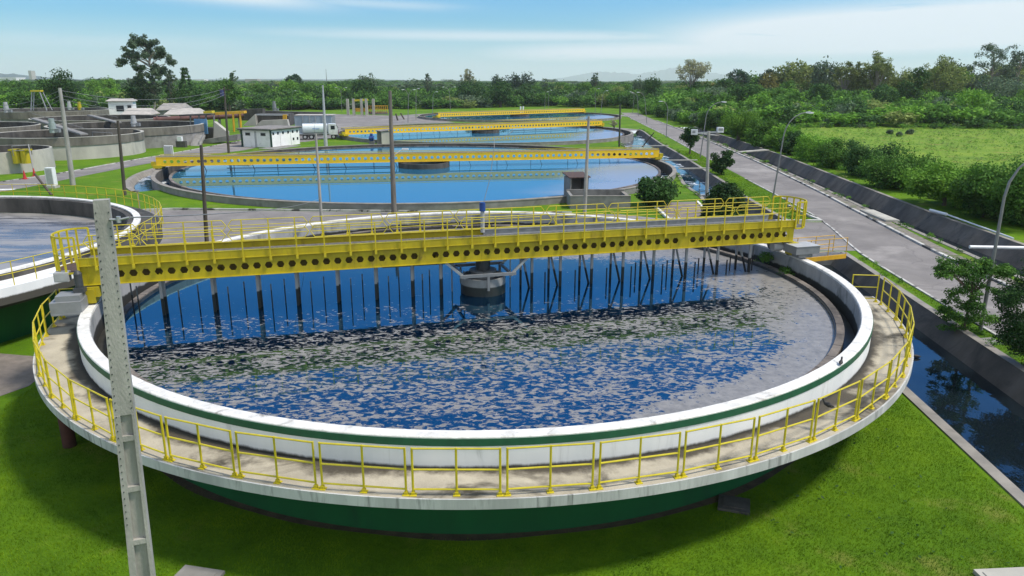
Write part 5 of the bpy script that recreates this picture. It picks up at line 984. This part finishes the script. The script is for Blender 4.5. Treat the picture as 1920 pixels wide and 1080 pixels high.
# ------------------------------------------------------------------ vegetation
def np_mesh(name, V, m, quads=True, mats=None, midx=None):
    me = bpy.data.meshes.new(name); k = 4 if quads else 3; n = len(V)//k
    me.vertices.add(len(V)); me.vertices.foreach_set('co', np.ascontiguousarray(V, dtype=np.float32).ravel())
    me.loops.add(len(V)); me.loops.foreach_set('vertex_index', np.arange(len(V), dtype=np.int32))
    me.polygons.add(n); me.polygons.foreach_set('loop_start', np.arange(0, len(V), k, dtype=np.int32))
    for q in (mats or [m]): me.materials.append(q)
    if midx is not None: me.polygons.foreach_set('material_index', midx.astype(np.int32))
    me.update(); me.validate(); return me
def unit(a): return a/np.maximum(1e-9, np.linalg.norm(a, axis=1))[:, None]
def leaf_quads(P, Nn, s, rng, asp=.6):
    n = len(P); r = unit(rng.normal(size=(n, 3))); t = unit(np.cross(Nn, r)); b = np.cross(Nn, t); s = np.asarray(s)*rng.uniform(.65, 1.25, n); s = s[:, None]
    V = np.stack([P+t*s, P+b*s*asp, P-t*s, P-b*s*asp], 1); return V.reshape(-1, 3)
def clump_leaves(cl, dens, ls, rng, up=.35, flat=.8, total=None):
    """cl: (n,4) centres + radius -> leaf quads; leaves lie towards the outside of every clump"""
    P, Nn = [], []
    w = cl[:, 3]**2; cnt = np.maximum(4, (w/w.sum()*total).astype(int)) if total else np.maximum(4, (w*dens).astype(int))
    for c, k in zip(cl, cnt):
        d = unit(rng.normal(size=(k, 3))); rad = c[3]*(.35+.65*rng.uniform(0, 1, k)**.5)*(1+.18*rng.normal(size=k)); p = d*rad[:, None]; p[:, 2] *= flat
        P.append(c[:3]+p); Nn.append(unit(d*.65+np.array([0, 0, up])+rng.normal(size=(k, 3))*.45))
    return leaf_quads(np.concatenate(P), np.concatenate(Nn), ls, rng)
def ell_clumps(n, c, r, cr, rng, shell=.55, zmin=None):
    d = unit(rng.normal(size=(n, 3))); u = (shell+(1-shell)*rng.uniform(0, 1, n))[:, None]; p = np.array(c)+d*u*np.array(r)
    if zmin is not None: p[:, 2] = np.maximum(p[:, 2], zmin)
    return np.c_[p, rng.uniform(cr[0], cr[1], n)]
def tree_shape(kind, h, w, rng):
    """returns clumps (n,4), limbs [(polyline, r0, r1)]"""
    limbs = []; bx = rng.normal(size=2)*.03*h
    if kind == 'round':
        cl = ell_clumps(26, (0, 0, h*.60), (w*.40, w*.40, h*.32), (w*.12, w*.21), rng); cl = np.r_[cl, ell_clumps(10, (0, 0, h*.5), (w*.25, w*.25, h*.25), (w*.16, w*.22), rng, .1)]
        limbs.append(([(0, 0, -.1), (bx[0], bx[1], h*.4), (0, 0, h*.75)], w*.045, w*.015))
    elif kind == 'spread':
        cl = np.r_[ell_clumps(30, (0, 0, h*.62), (w*.46, w*.46, h*.26), (w*.08, w*.16), rng), ell_clumps(12, (0, 0, h*.35), (w*.4, w*.4, h*.2), (w*.1, w*.16), rng)]
        limbs.append(([(0, 0, -.1), (bx[0], bx[1], h*.3), (0, 0, h*.6)], w*.03, w*.012))
    elif kind == 'bush':
        cl = np.r_[ell_clumps(34, (0, 0, h*.48), (w*.42, w*.42, h*.42), (w*.09, w*.17), rng, .6, h*.06), ell_clumps(12, (0, 0, h*.32), (w*.3, w*.3, h*.25), (w*.14, w*.2), rng, .1, h*.05)]
        limbs.append(([(0, 0, -.1), (0, 0, h*.5)], w*.03, w*.015))
    elif kind == 'cone':
        cl = []
        for i in range(260):
            z = rng.uniform(.03, 1)**1.15; a = rng.uniform(0, 2*PI); r = w*.47*math.sqrt(max(0.0, 1-(z*.98)**2))*.9; cl.append((r*math.cos(a), r*math.sin(a), z*h*.93+.1, w*.12))
        for i in range(26): z = rng.uniform(.1, .75); cl.append((rng.normal()*.1*w, rng.normal()*.1*w, z*h, w*.22))
        cl = np.array(cl); limbs.append(([(0, 0, -.1), (0, 0, h*.6)], w*.04, w*.015))
    elif kind == 'euc':
        cl = []; limbs.append(([(0, 0, -.1), (bx[0], bx[1], h*.35), (bx[0]*.5, bx[1]*.5, h*.7), (0, 0, h*.95)], h*.016, h*.004))
        for i in range(58):
            u = rng.uniform(.20, .94); z0 = h*(u-.1); a = rng.uniform(0, 2*PI); prof_ = math.sin(PI*min(1, max(0, (u-.12)/.92))**1.3)
            L = w*.46*prof_*rng.uniform(.45, 1.08); e = np.array([math.cos(a)*L, math.sin(a)*L, h*u+h*rng.uniform(-.02, .05)])
            limbs.append(([(bx[0]*.6, bx[1]*.6, z0), (e[0]*.55, e[1]*.55, z0+(e[2]-z0)*.65), tuple(e)], h*.006, h*.0015))
            for q in range(3): t = rng.uniform(.7, 1.12); cl.append((e[0]*t+rng.normal()*w*.04, e[1]*t+rng.normal()*w*.04, e[2]+rng.normal()*h*.022, w*rng.uniform(.04, .085)))
        for q in range(7): cl.append((rng.normal()*w*.08, rng.normal()*w*.08, h*rng.uniform(.86, .97), w*.08))
        cl = np.array(cl)
    elif kind == 'conifer':
        cl = []; limbs.append(([(0, 0, -.1), (0, 0, h*.98)], h*.02, h*.004))
        for i in range(13):
            z = h*(.10+.86*i/12); r = w*.5*(1-i/13.5)**.8; k = max(3, int(9*(1-i/14)))
            for j in range(k): a = 2*PI*j/k+rng.uniform(0, 1); q = rng.uniform(.55, 1); cl.append((math.cos(a)*r*q, math.sin(a)*r*q, z-r*.12*q, w*.09))
        cl = np.array(cl)
    elif kind == 'dome':
        d = unit(rng.normal(size=(60, 3))); d[:, 2] = np.abs(d[:, 2])*.9+.02; u = rng.uniform(.75, 1, 60)[:, None]; p = d*u*np.array([w*.45, w*.45, h*.42])+np.array([0, 0, h*.52]); cl = np.c_[p, rng.uniform(w*.07, w*.12, 60)]
        for i in range(9): a = rng.uniform(0, 2*PI); r = w*.34*math.sqrt(rng.uniform(0, 1)); limbs.append(([(r*.4*math.cos(a), r*.4*math.sin(a), -.1), (r*.8*math.cos(a), r*.8*math.sin(a), h*.45), (r*1.1*math.cos(a), r*1.1*math.sin(a), h*.78)], w*.018, w*.008))
    elif kind == 'airy':
        cl = []; limbs.append(([(0, 0, -.1), (bx[0], bx[1], h*.45)], h*.022, h*.014))
        for i in range(30):
            a = rng.uniform(0, 2*PI); ph = rng.uniform(.1, 1.1); z0 = h*rng.uniform(.2, .45); L = h*.58*rng.uniform(.75, 1); e = np.array([math.cos(a)*math.sin(ph)*w*.52*rng.uniform(.75, 1.05), math.sin(a)*math.sin(ph)*w*.52, z0+(h-z0)*math.cos(ph*.85)*rng.uniform(.85, 1.0)])
            m_ = np.array([e[0]*.5, e[1]*.5, z0+(e[2]-z0)*.62]); limbs.append(([(bx[0]*.7, bx[1]*.7, z0), tuple(m_), tuple(e)], h*.007, h*.0015))
            for q in range(3): t = rng.uniform(.6, 1.05); cl.append((e[0]*t+rng.normal()*w*.03, e[1]*t+rng.normal()*w*.03, z0+(e[2]-z0)*t, w*rng.uniform(.045, .085)))
        cl = np.array(cl)
    elif kind == 'parasol':
        cl = []; limbs.append(([(0, 0, -.1), (.05, 0, h*.35), (.12, 0, h*.55)], .07, .05))
        for i in range(16):
            a = 2*PI*i/16+rng.uniform(0, .3); r = w*.48*math.sqrt(rng.uniform(.15, 1)); e = (math.cos(a)*r, math.sin(a)*r*.8, h*(.86-.10*(r/(w*.5))**2)); limbs.append(([(.1, 0, h*.5), (e[0]*.5, e[1]*.5, h*.70), e], .028, .008))
            for q in range(4): cl.append((e[0]*rng.uniform(.6, 1.05), e[1]*rng.uniform(.6, 1.05), e[2]+rng.normal()*.2, w*rng.uniform(.055, .095)))
        for i in range(46): a = rng.uniform(0, 2*PI); r = w*.30*math.sqrt(rng.uniform(0, 1)); cl.append((math.cos(a)*r, math.sin(a)*r, h*rng.uniform(.03, .62), w*rng.uniform(.06, .10)))
        cl = np.array(cl)
    return cl, limbs
def make_tree(name, label, cat, kind, loc, h, w, lm, nl, ls, bark=BARK, group=None, seed=0, flat=.8):
    rng = np.random.default_rng(seed+101); cl, limbs = tree_shape(kind, h, w, rng)
    o = thing(name, label, cat, loc, 0, group)
    V = clump_leaves(cl, 0, ls, rng, total=nl, flat=flat); V[:, 2] = np.maximum(V[:, 2], .02); link('crown', np_mesh('crown', V, lm), lm, o)
    mb = MB()
    for p, r0, r1 in limbs: mb.tube(p, r0, 6, r1)
    mb.build('trunk', bark, o, smooth=True); return o
# near planting
def planted(name, label, cat, kind, base, ytop, wpx, lm, nl, ls, dy=0.0, **k):
    b = gp(*base); b.y += dy; b.x *= (b.y/(b.y-dy)); t = at(base[0], ytop, b.y); depth = (Vector((b.x, b.y, 0))-Vector((0, 0, CAMZ))).dot(Fv); w = wpx/FPX*depth
    return make_tree(name, label, cat, kind, b, t.z, w, lm, nl, ls, **k)
planted('bush', 'big rounded dark green bush on grass between second tank and channel', 'bush', 'bush', (1230, 386), 324, 98, L_DARK, 8000, .13, seed=1)
planted('bush', 'smooth dome shaped clipped bush beside channel, behind right railing of near bridge', 'bush', 'cone', (1356, 414), 346, 80, L_DARK, 16000, .11, seed=2)
planted('tree', 'small round crowned dark tree with short trunk left of the floodlight pole', 'tree', 'round', (1293, 289), 235, 42, L_DARK, 3600, .15, seed=3)
planted('tree', 'small dark leaning tree just right of the floodlight pole', 'tree', 'bush', (1350, 328), 270, 46, L_DARK, 3600, .14, seed=4)
planted('tree', 'leafy tree with flat spreading crown over a dense lower skirt at road edge', 'tree', 'parasol', (1806, 622), 478, 150, L_MID, 13000, .052, seed=5, flat=.55)
planted('bush', 'tall dark bush cut by the right edge of photo in front of main road', 'bush', 'bush', (1922, 690), 470, 150, L_DARK, 18000, .05, seed=6)
planted('bush', 'small bare pinkish bush on grass at end of third tank', 'bush', 'airy', (1150, 248), 226, 22, L_PALE, 500, .14, seed=7)
DB = 'bushes along the ditch'
for i, (bx, by, yt, wp, lm, kd, lab) in enumerate(((1322, 246, 206, 30, L_MID, 'bush', 'narrow bush at the far bend of the ditch left of the curved lamp'), (1344, 250, 203, 42, L_DARK, 'round', 'rounded dark bush just right of the curved lamp behind the floodlights'),
    (1384, 266, 205, 62, L_BRIGHT, 'round', 'bright green small tree with visible trunk beside the ditch footbridge'), (1428, 276, 220, 58, L_MID, 'spread', 'spreading grey green bush behind the ditch footbridge'), (1462, 284, 230, 48, L_BRIGHT, 'bush', 'light green bush right of the ditch footbridge'),
    (1482, 292, 244, 38, L_DARK, 'bush', 'small dark round bush at foot of the tall curved lamp'), (1525, 304, 250, 66, L_BRIGHT, 'bush', 'bright bush just right of the tall curved lamp'), (1572, 318, 262, 66, L_MID, 'bush', 'bush in the row in front of the meadow corner, right of the bright bush'),
    (1622, 336, 258, 78, L_DARK, 'bush', 'tall dark bush at near left corner of the meadow'), (1690, 362, 284, 108, L_MID, 'bush', 'wide light topped bush in front of the meadow, above the ditch bank'), (1768, 398, 304, 112, L_BRIGHT, 'spread', 'loose yellow green bush at near edge of the meadow above the white pipe'),
    (1842, 420, 318, 96, L_MID, 'spread', 'thin twiggy bush near right edge of photo above the white pipe'), (1916, 446, 272, 150, L_MID, 'bush', 'very large bush behind the curved lamp at right edge of photo'))):
    planted('bush', lab, 'bush', kd, (bx, by), yt-3, wp*1.42, lm, int(5200+wp*70), .13, dy=wp/FPX*95*.45, seed=20+i, group=DB)
for i, (bx, by, wp, lab) in enumerate(((1668, 252, 14, 'left one of three low shrubs at far edge of meadow'), (1686, 256, 12, 'middle one of three low shrubs at far edge of meadow'), (1706, 252, 18, 'right one of three low shrubs at far edge of meadow'))):
    planted('shrub', lab, 'shrub', 'bush', (bx, by), by-10, wp, L_GREY, 700, .2, seed=40+i)
# weeds growing from the near tank wall
q = Vector((T1.x+13.9*math.cos(D(15.5)), T1.y+13.9*math.sin(D(15.5)), 0)); rng = np.random.default_rng(5)
for (ax_, zz_, r_, nl_, lab) in ((11.0, 2.5, .34, 420, 'weeds growing on inner wall of near tank, just below bridge end'), (18.5, 2.75, .55, 700, 'dark weeds hanging on inner wall of near tank under the bridge')):
    c = Vector((T1.x+13.85*math.cos(D(ax_)), T1.y+13.85*math.sin(D(ax_)), zz_)); cl = np.c_[rng.normal(size=(7, 3))*np.array([.22, .22, .2])*r_*2, np.full(7, r_*.55)]
    o = link('weeds', np_mesh('weeds', clump_leaves(cl, 0, .05, rng, total=nl_), L_MID), L_MID, None, c); tag(o, lab, 'weeds')
# skyline trees
def sky_tree(name, label, kind, px, yt, wpx, Y, lm, nl=1500, ls=.42, bark=BARK, cat='tree', **k):
    t = at(px, yt, Y); depth = (t-Vector((0, 0, CAMZ))).dot(Fv); w = wpx/FPX*depth
    return make_tree(name, label, cat, kind, (t.x, Y, 0), t.z, w, lm, nl, ls, bark, **k)
ST = [('eucalyptus_tree', 'tall eucalyptus with open crown, highest tree on the left', 'euc', 268, 66, 92, 222, L_GREY, 11000, .34, BARKP),
 ('tree', 'broad dark round tree near the left edge, behind the hoist frame', 'round', 108, 123, 80, 232, L_DARK, 3600, .34, BARK), ('tree', 'smaller open tree touching the right side of tall eucalyptus', 'euc', 314, 130, 34, 230, L_GREY, 1500, .3, BARKP),
 ('conifer', 'dark pointed conifer to the right of tall eucalyptus', 'conifer', 344, 126, 46, 236, L_DARK, 2600, .34, BARK), ('tree', 'dark tree filling below the pointed conifer', 'round', 350, 158, 70, 232, L_DARK, 2200, .36, BARK), ('tree', 'dark bushy tree at foot of the tall eucalyptus', 'round', 262, 150, 74, 228, L_DARK, 2400, .36, BARK),
 ('tree', 'leafy tree with open top left of the dark umbrella tree', 'round', 424, 142, 62, 262, L_MID, 2400, .36, BARK), ('tree', 'thin topped tree rising above the leafy tree left of umbrella tree', 'euc', 434, 133, 24, 270, L_GREY, 800, .34, BARK),
 ('umbrella_tree', 'dark umbrella crowned tree alone on skyline above the white building', 'dome', 550, 134, 38, 390, L_BLUE, 1700, .5, BARK), ('tree', 'small dark tree left of the dark umbrella tree on skyline', 'round', 508, 145, 12, 400, L_BLUE, 300, .5, BARK),
 ('tree', 'grey green tree on skyline above the concrete gateway', 'round', 690, 132, 40, 400, L_GREY, 1600, .5, BARK), ('tree', 'thin feathery tree on skyline above the twin armed lamps', 'euc', 801, 136, 17, 400, L_GREY, 500, .42, BARK),
 ('tree', 'pale airy tree on skyline above left end of farthest bridge', 'airy', 877, 130, 36, 392, L_PALE, 900, .42, BARKP), ('tree', 'big dark tree under the pale airy skyline tree', 'round', 882, 150, 74, 318, L_DARK, 2600, .4, BARK), ('tree', 'dark tree in front of woods behind the farthest bridge, left part', 'round', 938, 152, 66, 312, L_DARK, 2400, .4, BARK),
 ('tree', 'blue green tree in a skyline row, left of three', 'round', 935, 136, 36, 440, L_BLUE, 1000, .55, BARK), ('tree', 'blue green tree in a skyline row, middle of three', 'round', 962, 134, 34, 440, L_BLUE, 1000, .55, BARK), ('tree', 'blue green tree in a skyline row, right of three', 'round', 988, 134, 38, 440, L_BLUE, 1000, .55, BARK), ('tree', 'small rounded tree on skyline right of the blue green row', 'round', 1020, 141, 20, 430, L_GREY, 500, .5, BARK),
 ('tree', 'thin wispy tree on skyline in front of the blue mountains', 'airy', 1116, 136, 24, 392, L_GREY, 500, .42, BARK),
 ('tree', 'large half bare pale tree on skyline right of the mountains', 'airy', 1300, 110, 86, 338, L_PALE, 3000, .36, BARKP), ('tree', 'small golden tree at right foot of the half bare pale tree', 'round', 1338, 148, 17, 330, L_GOLD, 500, .4, BARK), ('tree', 'dark dense tree beneath the half bare pale tree', 'round', 1310, 158, 44, 300, L_DARK, 1500, .4, BARK),
 ('umbrella_tree', 'dark domed umbrella tree with many trunks, right of half bare tree', 'dome', 1386, 123, 50, 350, L_BLUE, 2200, .45, BARK), ('umbrella_tree', 'dark dome tree behind the golden tree, second dome from left on skyline', 'dome', 1446, 124, 56, 350, L_BLUE, 2200, .45, BARK), ('tree', 'golden green tree in front of the second dark dome tree', 'round', 1446, 130, 46, 335, L_GOLD, 1500, .42, BARK),
 ('umbrella_tree', 'dark dome tree at right end of the dome group on skyline', 'dome', 1480, 126, 48, 345, L_BLUE, 2000, .45, BARK), ('tree', 'blue dark tree between dome group and the pale olive trees', 'round', 1524, 132, 46, 345, L_BLUE, 1600, .45, BARK), ('tree', 'blue dark slope of crown beside the first olive tree', 'round', 1550, 124, 40, 335, L_BLUE, 1500, .45, BARK),
 ('tree', 'pale olive tree, first of the big olive row on right skyline', 'airy', 1590, 112, 74, 315, L_OLIVE, 3000, .36, BARKP), ('tree', 'pale olive tree with highest bare tip above the woods, right of centre', 'airy', 1650, 98, 78, 312, L_OLIVE, 3000, .36, BARKP), ('tree', 'rounded olive tree filling between the olive row and dark evergreen', 'round', 1628, 124, 100, 318, L_OLIVE, 3000, .4, BARK),
 ('tree', 'rounded olive tree behind the dark evergreen on the right', 'round', 1700, 118, 70, 318, L_OLIVE, 2400, .4, BARK), ('tree', 'dark pointed evergreen standing out in front of the olive trees', 'round', 1726, 118, 46, 262, L_DARK, 2600, .34, BARK), ('tree', 'lower dark evergreen at left side of the pointed evergreen', 'round', 1704, 138, 36, 258, L_DARK, 1600, .34, BARK),
 ('tree', 'broad olive tree right of the dark evergreen', 'airy', 1775, 106, 84, 300, L_OLIVE, 3400, .36, BARKP), ('tree', 'rounded olive green tree under the broad olive tree', 'round', 1780, 122, 90, 296, L_OLIVE, 2800, .4, BARK), ('tree', 'bluish tree left of the tall grey eucalyptus on the right', 'round', 1818, 116, 34, 320, L_BLUE, 1300, .42, BARK),
 ('eucalyptus_tree', 'tall grey eucalyptus with gaps in crown, highest tree on the right', 'euc', 1868, 82, 92, 300, L_GREY, 4200, .34, BARKP), ('eucalyptus_tree', 'grey eucalyptus cut by the right edge of photo', 'euc', 1918, 92, 60, 300, L_GREY, 2600, .34, BARKP), ('tree', 'rounded grey green tree below the two right hand eucalyptus', 'round', 1886, 140, 100, 268, L_GREY, 3000, .38, BARK)]
for i, a in enumerate(ST): sky_tree(*a[:10], bark=a[10], seed=60+i)
# woods that read as one mass
PROTO = []
for kd, nl, ls in (('spread', 640, .07), ('round', 640, .07), ('bush', 640, .07), ('round', 640, .07), ('bush', 640, .07)):
    rng = np.random.default_rng(len(PROTO)+900); cl, _ = tree_shape(kd, 1.0, 1.25, rng); PROTO.append(clump_leaves(cl, 0, ls, rng, total=nl))
PROTOB = []
for kd in ('round', 'spread', 'round'):
    rng = np.random.default_rng(len(PROTOB)+950); cl, _ = tree_shape(kd, 1.0, 1.0, rng); PROTOB.append(clump_leaves(cl, 0, .036, rng, total=1900))
def woods(name, spots, mats, seed, thin=1.0):
    rng = np.random.default_rng(seed); Vs, mi = [], []
    for x, y, h, w, k in spots:
        P = PROTO[rng.integers(len(PROTO))] if h < 8 else PROTOB[rng.integers(len(PROTOB))]
        if thin < 1: n = int(len(P)//4*thin); P = P[:n*4]
        a = rng.uniform(0, 2*PI); ca, sa = math.cos(a), math.sin(a); sx = w/1.25*rng.uniform(.9, 1.15)
        Q = np.empty_like(P); Q[:, 0] = (P[:, 0]*ca-P[:, 1]*sa)*sx+x; Q[:, 1] = (P[:, 0]*sa+P[:, 1]*ca)*sx+y; Q[:, 2] = np.maximum(.03, P[:, 2]*h); Vs.append(Q); mi.append(np.full(len(P)//4, k))
    me = np_mesh(name, np.concatenate(Vs), None, True, mats, np.concatenate(mi)); return tag(link(name, me, None), kind='stuff')
def scatter(poly, step, hf, rng, wts):
    xs = [p[0] for p in poly]; ys = [p[1] for p in poly]; out = []; y = min(ys)
    while y < max(ys):
        x = min(xs)
        while x < max(xs):
            px, py = x+rng.uniform(-.5, .5)*step, y+rng.uniform(-.5, .5)*step
            if inpoly((px, py), poly):
                h = hf(px, py)*rng.uniform(.66, 1.2)*(1.0+.28*math.sin(px*.071+1.3*math.sin(py*.05))*math.cos(py*.083+px*.021))*(1.45 if rng.uniform() > .91 else 1.0); out.append((px, py, h, max(h*rng.uniform(.9, 1.4), step*1.4), int(rng.choice(len(wts), p=wts))))
            x += step
        y += step*.9
    return out
rng = np.random.default_rng(77); MW = [L_MID, L_DARK, L_BRIGHT, L_OLIVE, L_GREY]
right = [(47, 300), (50, 250), (54, 222), (60, 196), (70, 184), (92, 178), (120, 176), (200, 178), (330, 250), (360, 420), (40, 420)]
def hr(x, y): d = y-178; return 4.0+min(2.6, d*.028)+.8*math.sin(x*.13)*math.sin(y*.11)
woods('woodland', scatter(right, 6.0, hr, rng, [.42, .24, .22, .05, .07]), MW, 1)
woods('woodland', scatter([(128, 318), (225, 300), (300, 300), (320, 345), (120, 350)], 6.5, lambda x, y: 12.6+2.0*math.sin(x*.09), rng, [.10, .08, .04, .52, .26]), MW, 9, .9)
woods('woodland', scatter([(85, 318), (128, 318), (122, 352), (80, 352)], 6.5, lambda x, y: 9.2, rng, [.25, .40, .04, .06, .25]), MW, 10, .9)
edge_r = [(40.5, 120), (46, 120), (50, 160), (56, 186), (52, 215), (48, 250), (44, 262), (44.8, 215), (43.5, 185), (44.5, 150)]
woods('scrub', scatter(edge_r, 3.6, lambda x, y: 3.6, rng, [.4, .25, .3, .0, .05]), MW, 2)
mid = [(-100, 282), (-66, 284), (-30, 290), (10, 322), (46, 300), (46, 430), (-190, 430), (-140, 300)]
woods('woodland', scatter(mid, 6.2, lambda x, y: 6.0 if y > 300 else 4.2, rng, [.38, .40, .08, .04, .10]), MW, 3)
left = [(-400, 262), (-174, 258), (-135, 252), (-103, 268), (-66, 279), (-70, 420), (-420, 420)]
woods('woodland', scatter(left, 6.2, lambda x, y: 5.2 if y < 285 else 6.0, rng, [.40, .26, .22, .06, .06]), MW, 4)
far = [(-500, 440), (420, 440), (1200, 1500), (-1300, 1500)]
woods('distant_woodland', scatter(far, 24, lambda x, y: 6.2*(1+.35*(rng.uniform()>.9)), rng, [.34, .36, .08, .04, .18]), MW, 5, .5)
vfar = [(-1300, 1500), (1200, 1500), (3000, 4200), (-3200, 4200)]
woods('distant_woodland', scatter(vfar, 95, lambda x, y: 7.0, rng, [.3, .4, .06, .04, .20]), MW, 6, .4)
# low plants at the wood edge and along the ditch
ed = []
for k in range(170):
    u = rng.uniform(0, 1); x = 38.2+u*4+rng.uniform(0, 2.0); y = 44+u*75; ed.append((x, y, rng.uniform(.4, 1.0), rng.uniform(.8, 1.8), int(rng.choice(5, p=[.3, .1, .5, .05, .05]))))
for k in range(160): x = rng.uniform(50, 190); ed.append((x, 176+rng.uniform(-2, 3)+max(0, 80-x)*.25, rng.uniform(.6, 1.8), rng.uniform(1.2, 3), int(rng.choice(5, p=[.4, .2, .3, .05, .05]))))
for L_, w_ in ((ch2[1], .55), (ch2[0], -.35), (ch1a[1], .55), (ch1b[1], .55), (ch1b[0], -.5)):
    P_ = offs(L_, w_)
    for k in range(len(P_)-1):
        for q in range(3):
            if rng.uniform() < .62: u = rng.uniform(); ed.append((P_[k][0]+(P_[k+1][0]-P_[k][0])*u+rng.normal()*.12, P_[k][1]+(P_[k+1][1]-P_[k][1])*u, rng.uniform(.12, .5), rng.uniform(.3, .9), int(rng.choice(5, p=[.35, .1, .5, .05, 0]))))
woods('undergrowth', ed, MW, 8, .35)
# ------------------------------------------------------------------ grass blades where the lawn is close
rng = np.random.default_rng(3)
def blades(n, box, keep, lmin, lmax, wd, cl=.03):
    x = rng.uniform(box[0], box[1], n); y = rng.uniform(box[2], box[3], n); k = keep(x, y); x, y = x[k], y[k]; n = len(x)
    a = rng.uniform(0, 2*PI, n); L = rng.uniform(lmin, lmax, n); d = np.c_[np.cos(a), np.sin(a), np.zeros(n)]; t = np.c_[-np.sin(a), np.cos(a), np.zeros(n)]; p = np.c_[x, y, np.zeros(n)]
    tip = p+d*(L*rng.uniform(.2, .9, n))[:, None]+np.c_[np.zeros(n), np.zeros(n), L*rng.uniform(.6, 1, n)]
    return np.stack([p-t*wd, p+t*wd, tip], 1).reshape(-1, 3)
GB = leafmat('grass_blade', (.040, .100, .002), (.148, .252, .005), sc=.45)
kx = lambda y: np.interp(y, [4, 12, 24.6, 34, 43], [12.2, 12.85, 13.8, 14.6, 15.4])
keep1 = lambda x, y: (np.hypot(x-T1.x, y-T1.y) > 13.8+rng.uniform(0, .45, len(x))) & (x < kx(y)) & (np.abs(x) < y*.75+1.5) & ~((x < -17.3) & (y > 19) & (y < 28.5))
V = blades(330000, (-21, 14.5, 12.6, 27.5), keep1, .035, .085, .008)
rx = lambda y: np.interp(y, [4, 25.7, 43, 57, 70, 100, 118], [18.0, 19.9, 21.5, 22.1, 22.6, 24.7, 25.8]); rxx = lambda y: np.interp(y, [2, 16, 31.4, 46, 59, 71, 95.4, 118.7], [19.5, 20.5, 21.3, 22.5, 24.9, 25.8, 27.3, 28.9])
V2 = blades(140000, (17.5, 29, 24, 118), lambda x, y: (x > rx(y)+.2) & (x < rxx(y)-.15) & ~((y > 45) & (y < 58)), .05, .13, .014)
o = link('grass', np_mesh('grass', np.concatenate([V, V2]), GB, False), GB); tag(o, kind='stuff')
# fallen leaves on the front lawn
LV = []
for k in range(90): LV.append((rng.uniform(6.5, 12), rng.uniform(14, 22)))
P = np.array([(x, y, .07) for x, y in LV if math.hypot(x-T1.x, y-T1.y) > 13.5 and x < float(kx(y))-.2]); o = link('fallen_leaves', np_mesh('fallen_leaves', leaf_quads(P, unit(rng.normal(size=(len(P), 3))*.3+np.array([0, 0, 1])), .055, rng), L_DARK), L_DARK); tag(o, kind='stuff')
# meadow tufts
x = rng.uniform(42, 170, 5200); y = rng.uniform(60, 176, 5200); sp_m = [(a, b, .35+.4*rng.uniform(), rng.uniform(.6, 2.0), int(rng.choice(5, p=[.15, .03, .62, .15, .05]))) for a, b in zip(x, y) if inpoly((a, b), fieldp)]
woods('meadow_tufts', sp_m, MW, 12, .07)
# ------------------------------------------------------------------ hills and far town
def hills(name, pts, Y0, depth, m):
    mb = MB(); rows = []
    rg = np.random.default_rng(int(Y0))
    for j in range(9):
        u = j/8; s = math.sin(u*PI); rows.append([(x*(Y0+depth*u)/Y0, Y0+depth*u, max(-2, (z*s)*(1+.06*rg.normal())-2)) for x, z in pts])
    mb.loft(rows); return tag(mb.build(name, m, smooth=True), kind='structure')
HILLM = mat('hill_forest', (.09, .13, .13), (.06, .09, .09), .004, .9)
def prof(px, Y): 
    o = []
    for x, y in px:
        t = at(x, y, Y); o.append((t.x, max(0.0, t.z)))
    P = []
    for (x0, z0), (x1, z1) in zip(o, o[1:]):
        for k in range(8): u = k/8; P.append((x0+(x1-x0)*u, z0+(z1-z0)*u+abs(math.sin(k*1.7+x0))*z0*.03))
    return P+[o[-1]]
hills('mountains', prof([(1000, 152), (1040, 147), (1085, 139), (1110, 134), (1150, 137), (1180, 139), (1210, 133), (1245, 128), (1262, 129), (1300, 136), (1345, 139), (1400, 144), (1470, 151)], 15500), 14500, 2000, HILLM)
hills('hills', prof([(-300, 150), (-160, 140), (-60, 134), (0, 133), (50, 135), (110, 139), (180, 145), (260, 151)], 3300), 3000, 700, HILLM)
hills('hills', prof([(250, 152), (360, 149), (480, 147.5), (600, 148), (760, 149.5), (900, 152)], 6500), 6100, 800, HILLM)
def block(label, px, y0, wpx, Y, m, dy=14.0, name='far_building'):
    t = at(px, y0, Y); w = wpx/FPX*Y; o = MB().box((t.x, Y, t.z/2), (w, dy, t.z)).box((t.x, Y, t.z+.4), (w*1.02, dy*1.02, .8)).build(name, m); return tag(o, label, 'building')
block('far grey tower block on the left skyline, on the low hill', 59, 133, 5, 2300, CONCL, 20)
block('far long pale building on the left skyline at photo edge', 16, 146, 44, 1300, WALLB, 25)
block('far pale low building on skyline left of the tall eucalyptus', 188, 148.5, 14, 1250, WALLB, 20); block('far pale long building on skyline right of the conifer', 378, 149.5, 16, 1400, WALLB, 20); block('far pale building on skyline left of the dark umbrella tree', 474, 149, 22, 1500, ROOFL, 20)
t = at(611, 129, 1500); tag(MB().tube([(t.x, 1500, 0), (t.x, 1500, t.z)], 1.0, 4, .3).build('radio_mast', LAMPM), 'far thin radio mast on the skyline above the grey two step mast', 'mast')
# ------------------------------------------------------------------ air
hm = bpy.data.materials.new('haze_air'); hm.use_nodes = True; t = hm.node_tree; t.nodes.clear()
pv = nd(t, 'ShaderNodeVolumePrincipled'); pv.inputs['Color'].default_value = (.93, .98, 1.0, 1); pv.inputs['Density'].default_value = .00009; pv.inputs['Anisotropy'].default_value = .15
oo = nd(t, 'ShaderNodeOutputMaterial'); t.links.new(pv.outputs[0], oo.inputs['Volume'])
hz = MB().box((0, 8900, 148.5), (39800, 17940, 303)).build('haze', hm); tag(hz, kind='stuff')
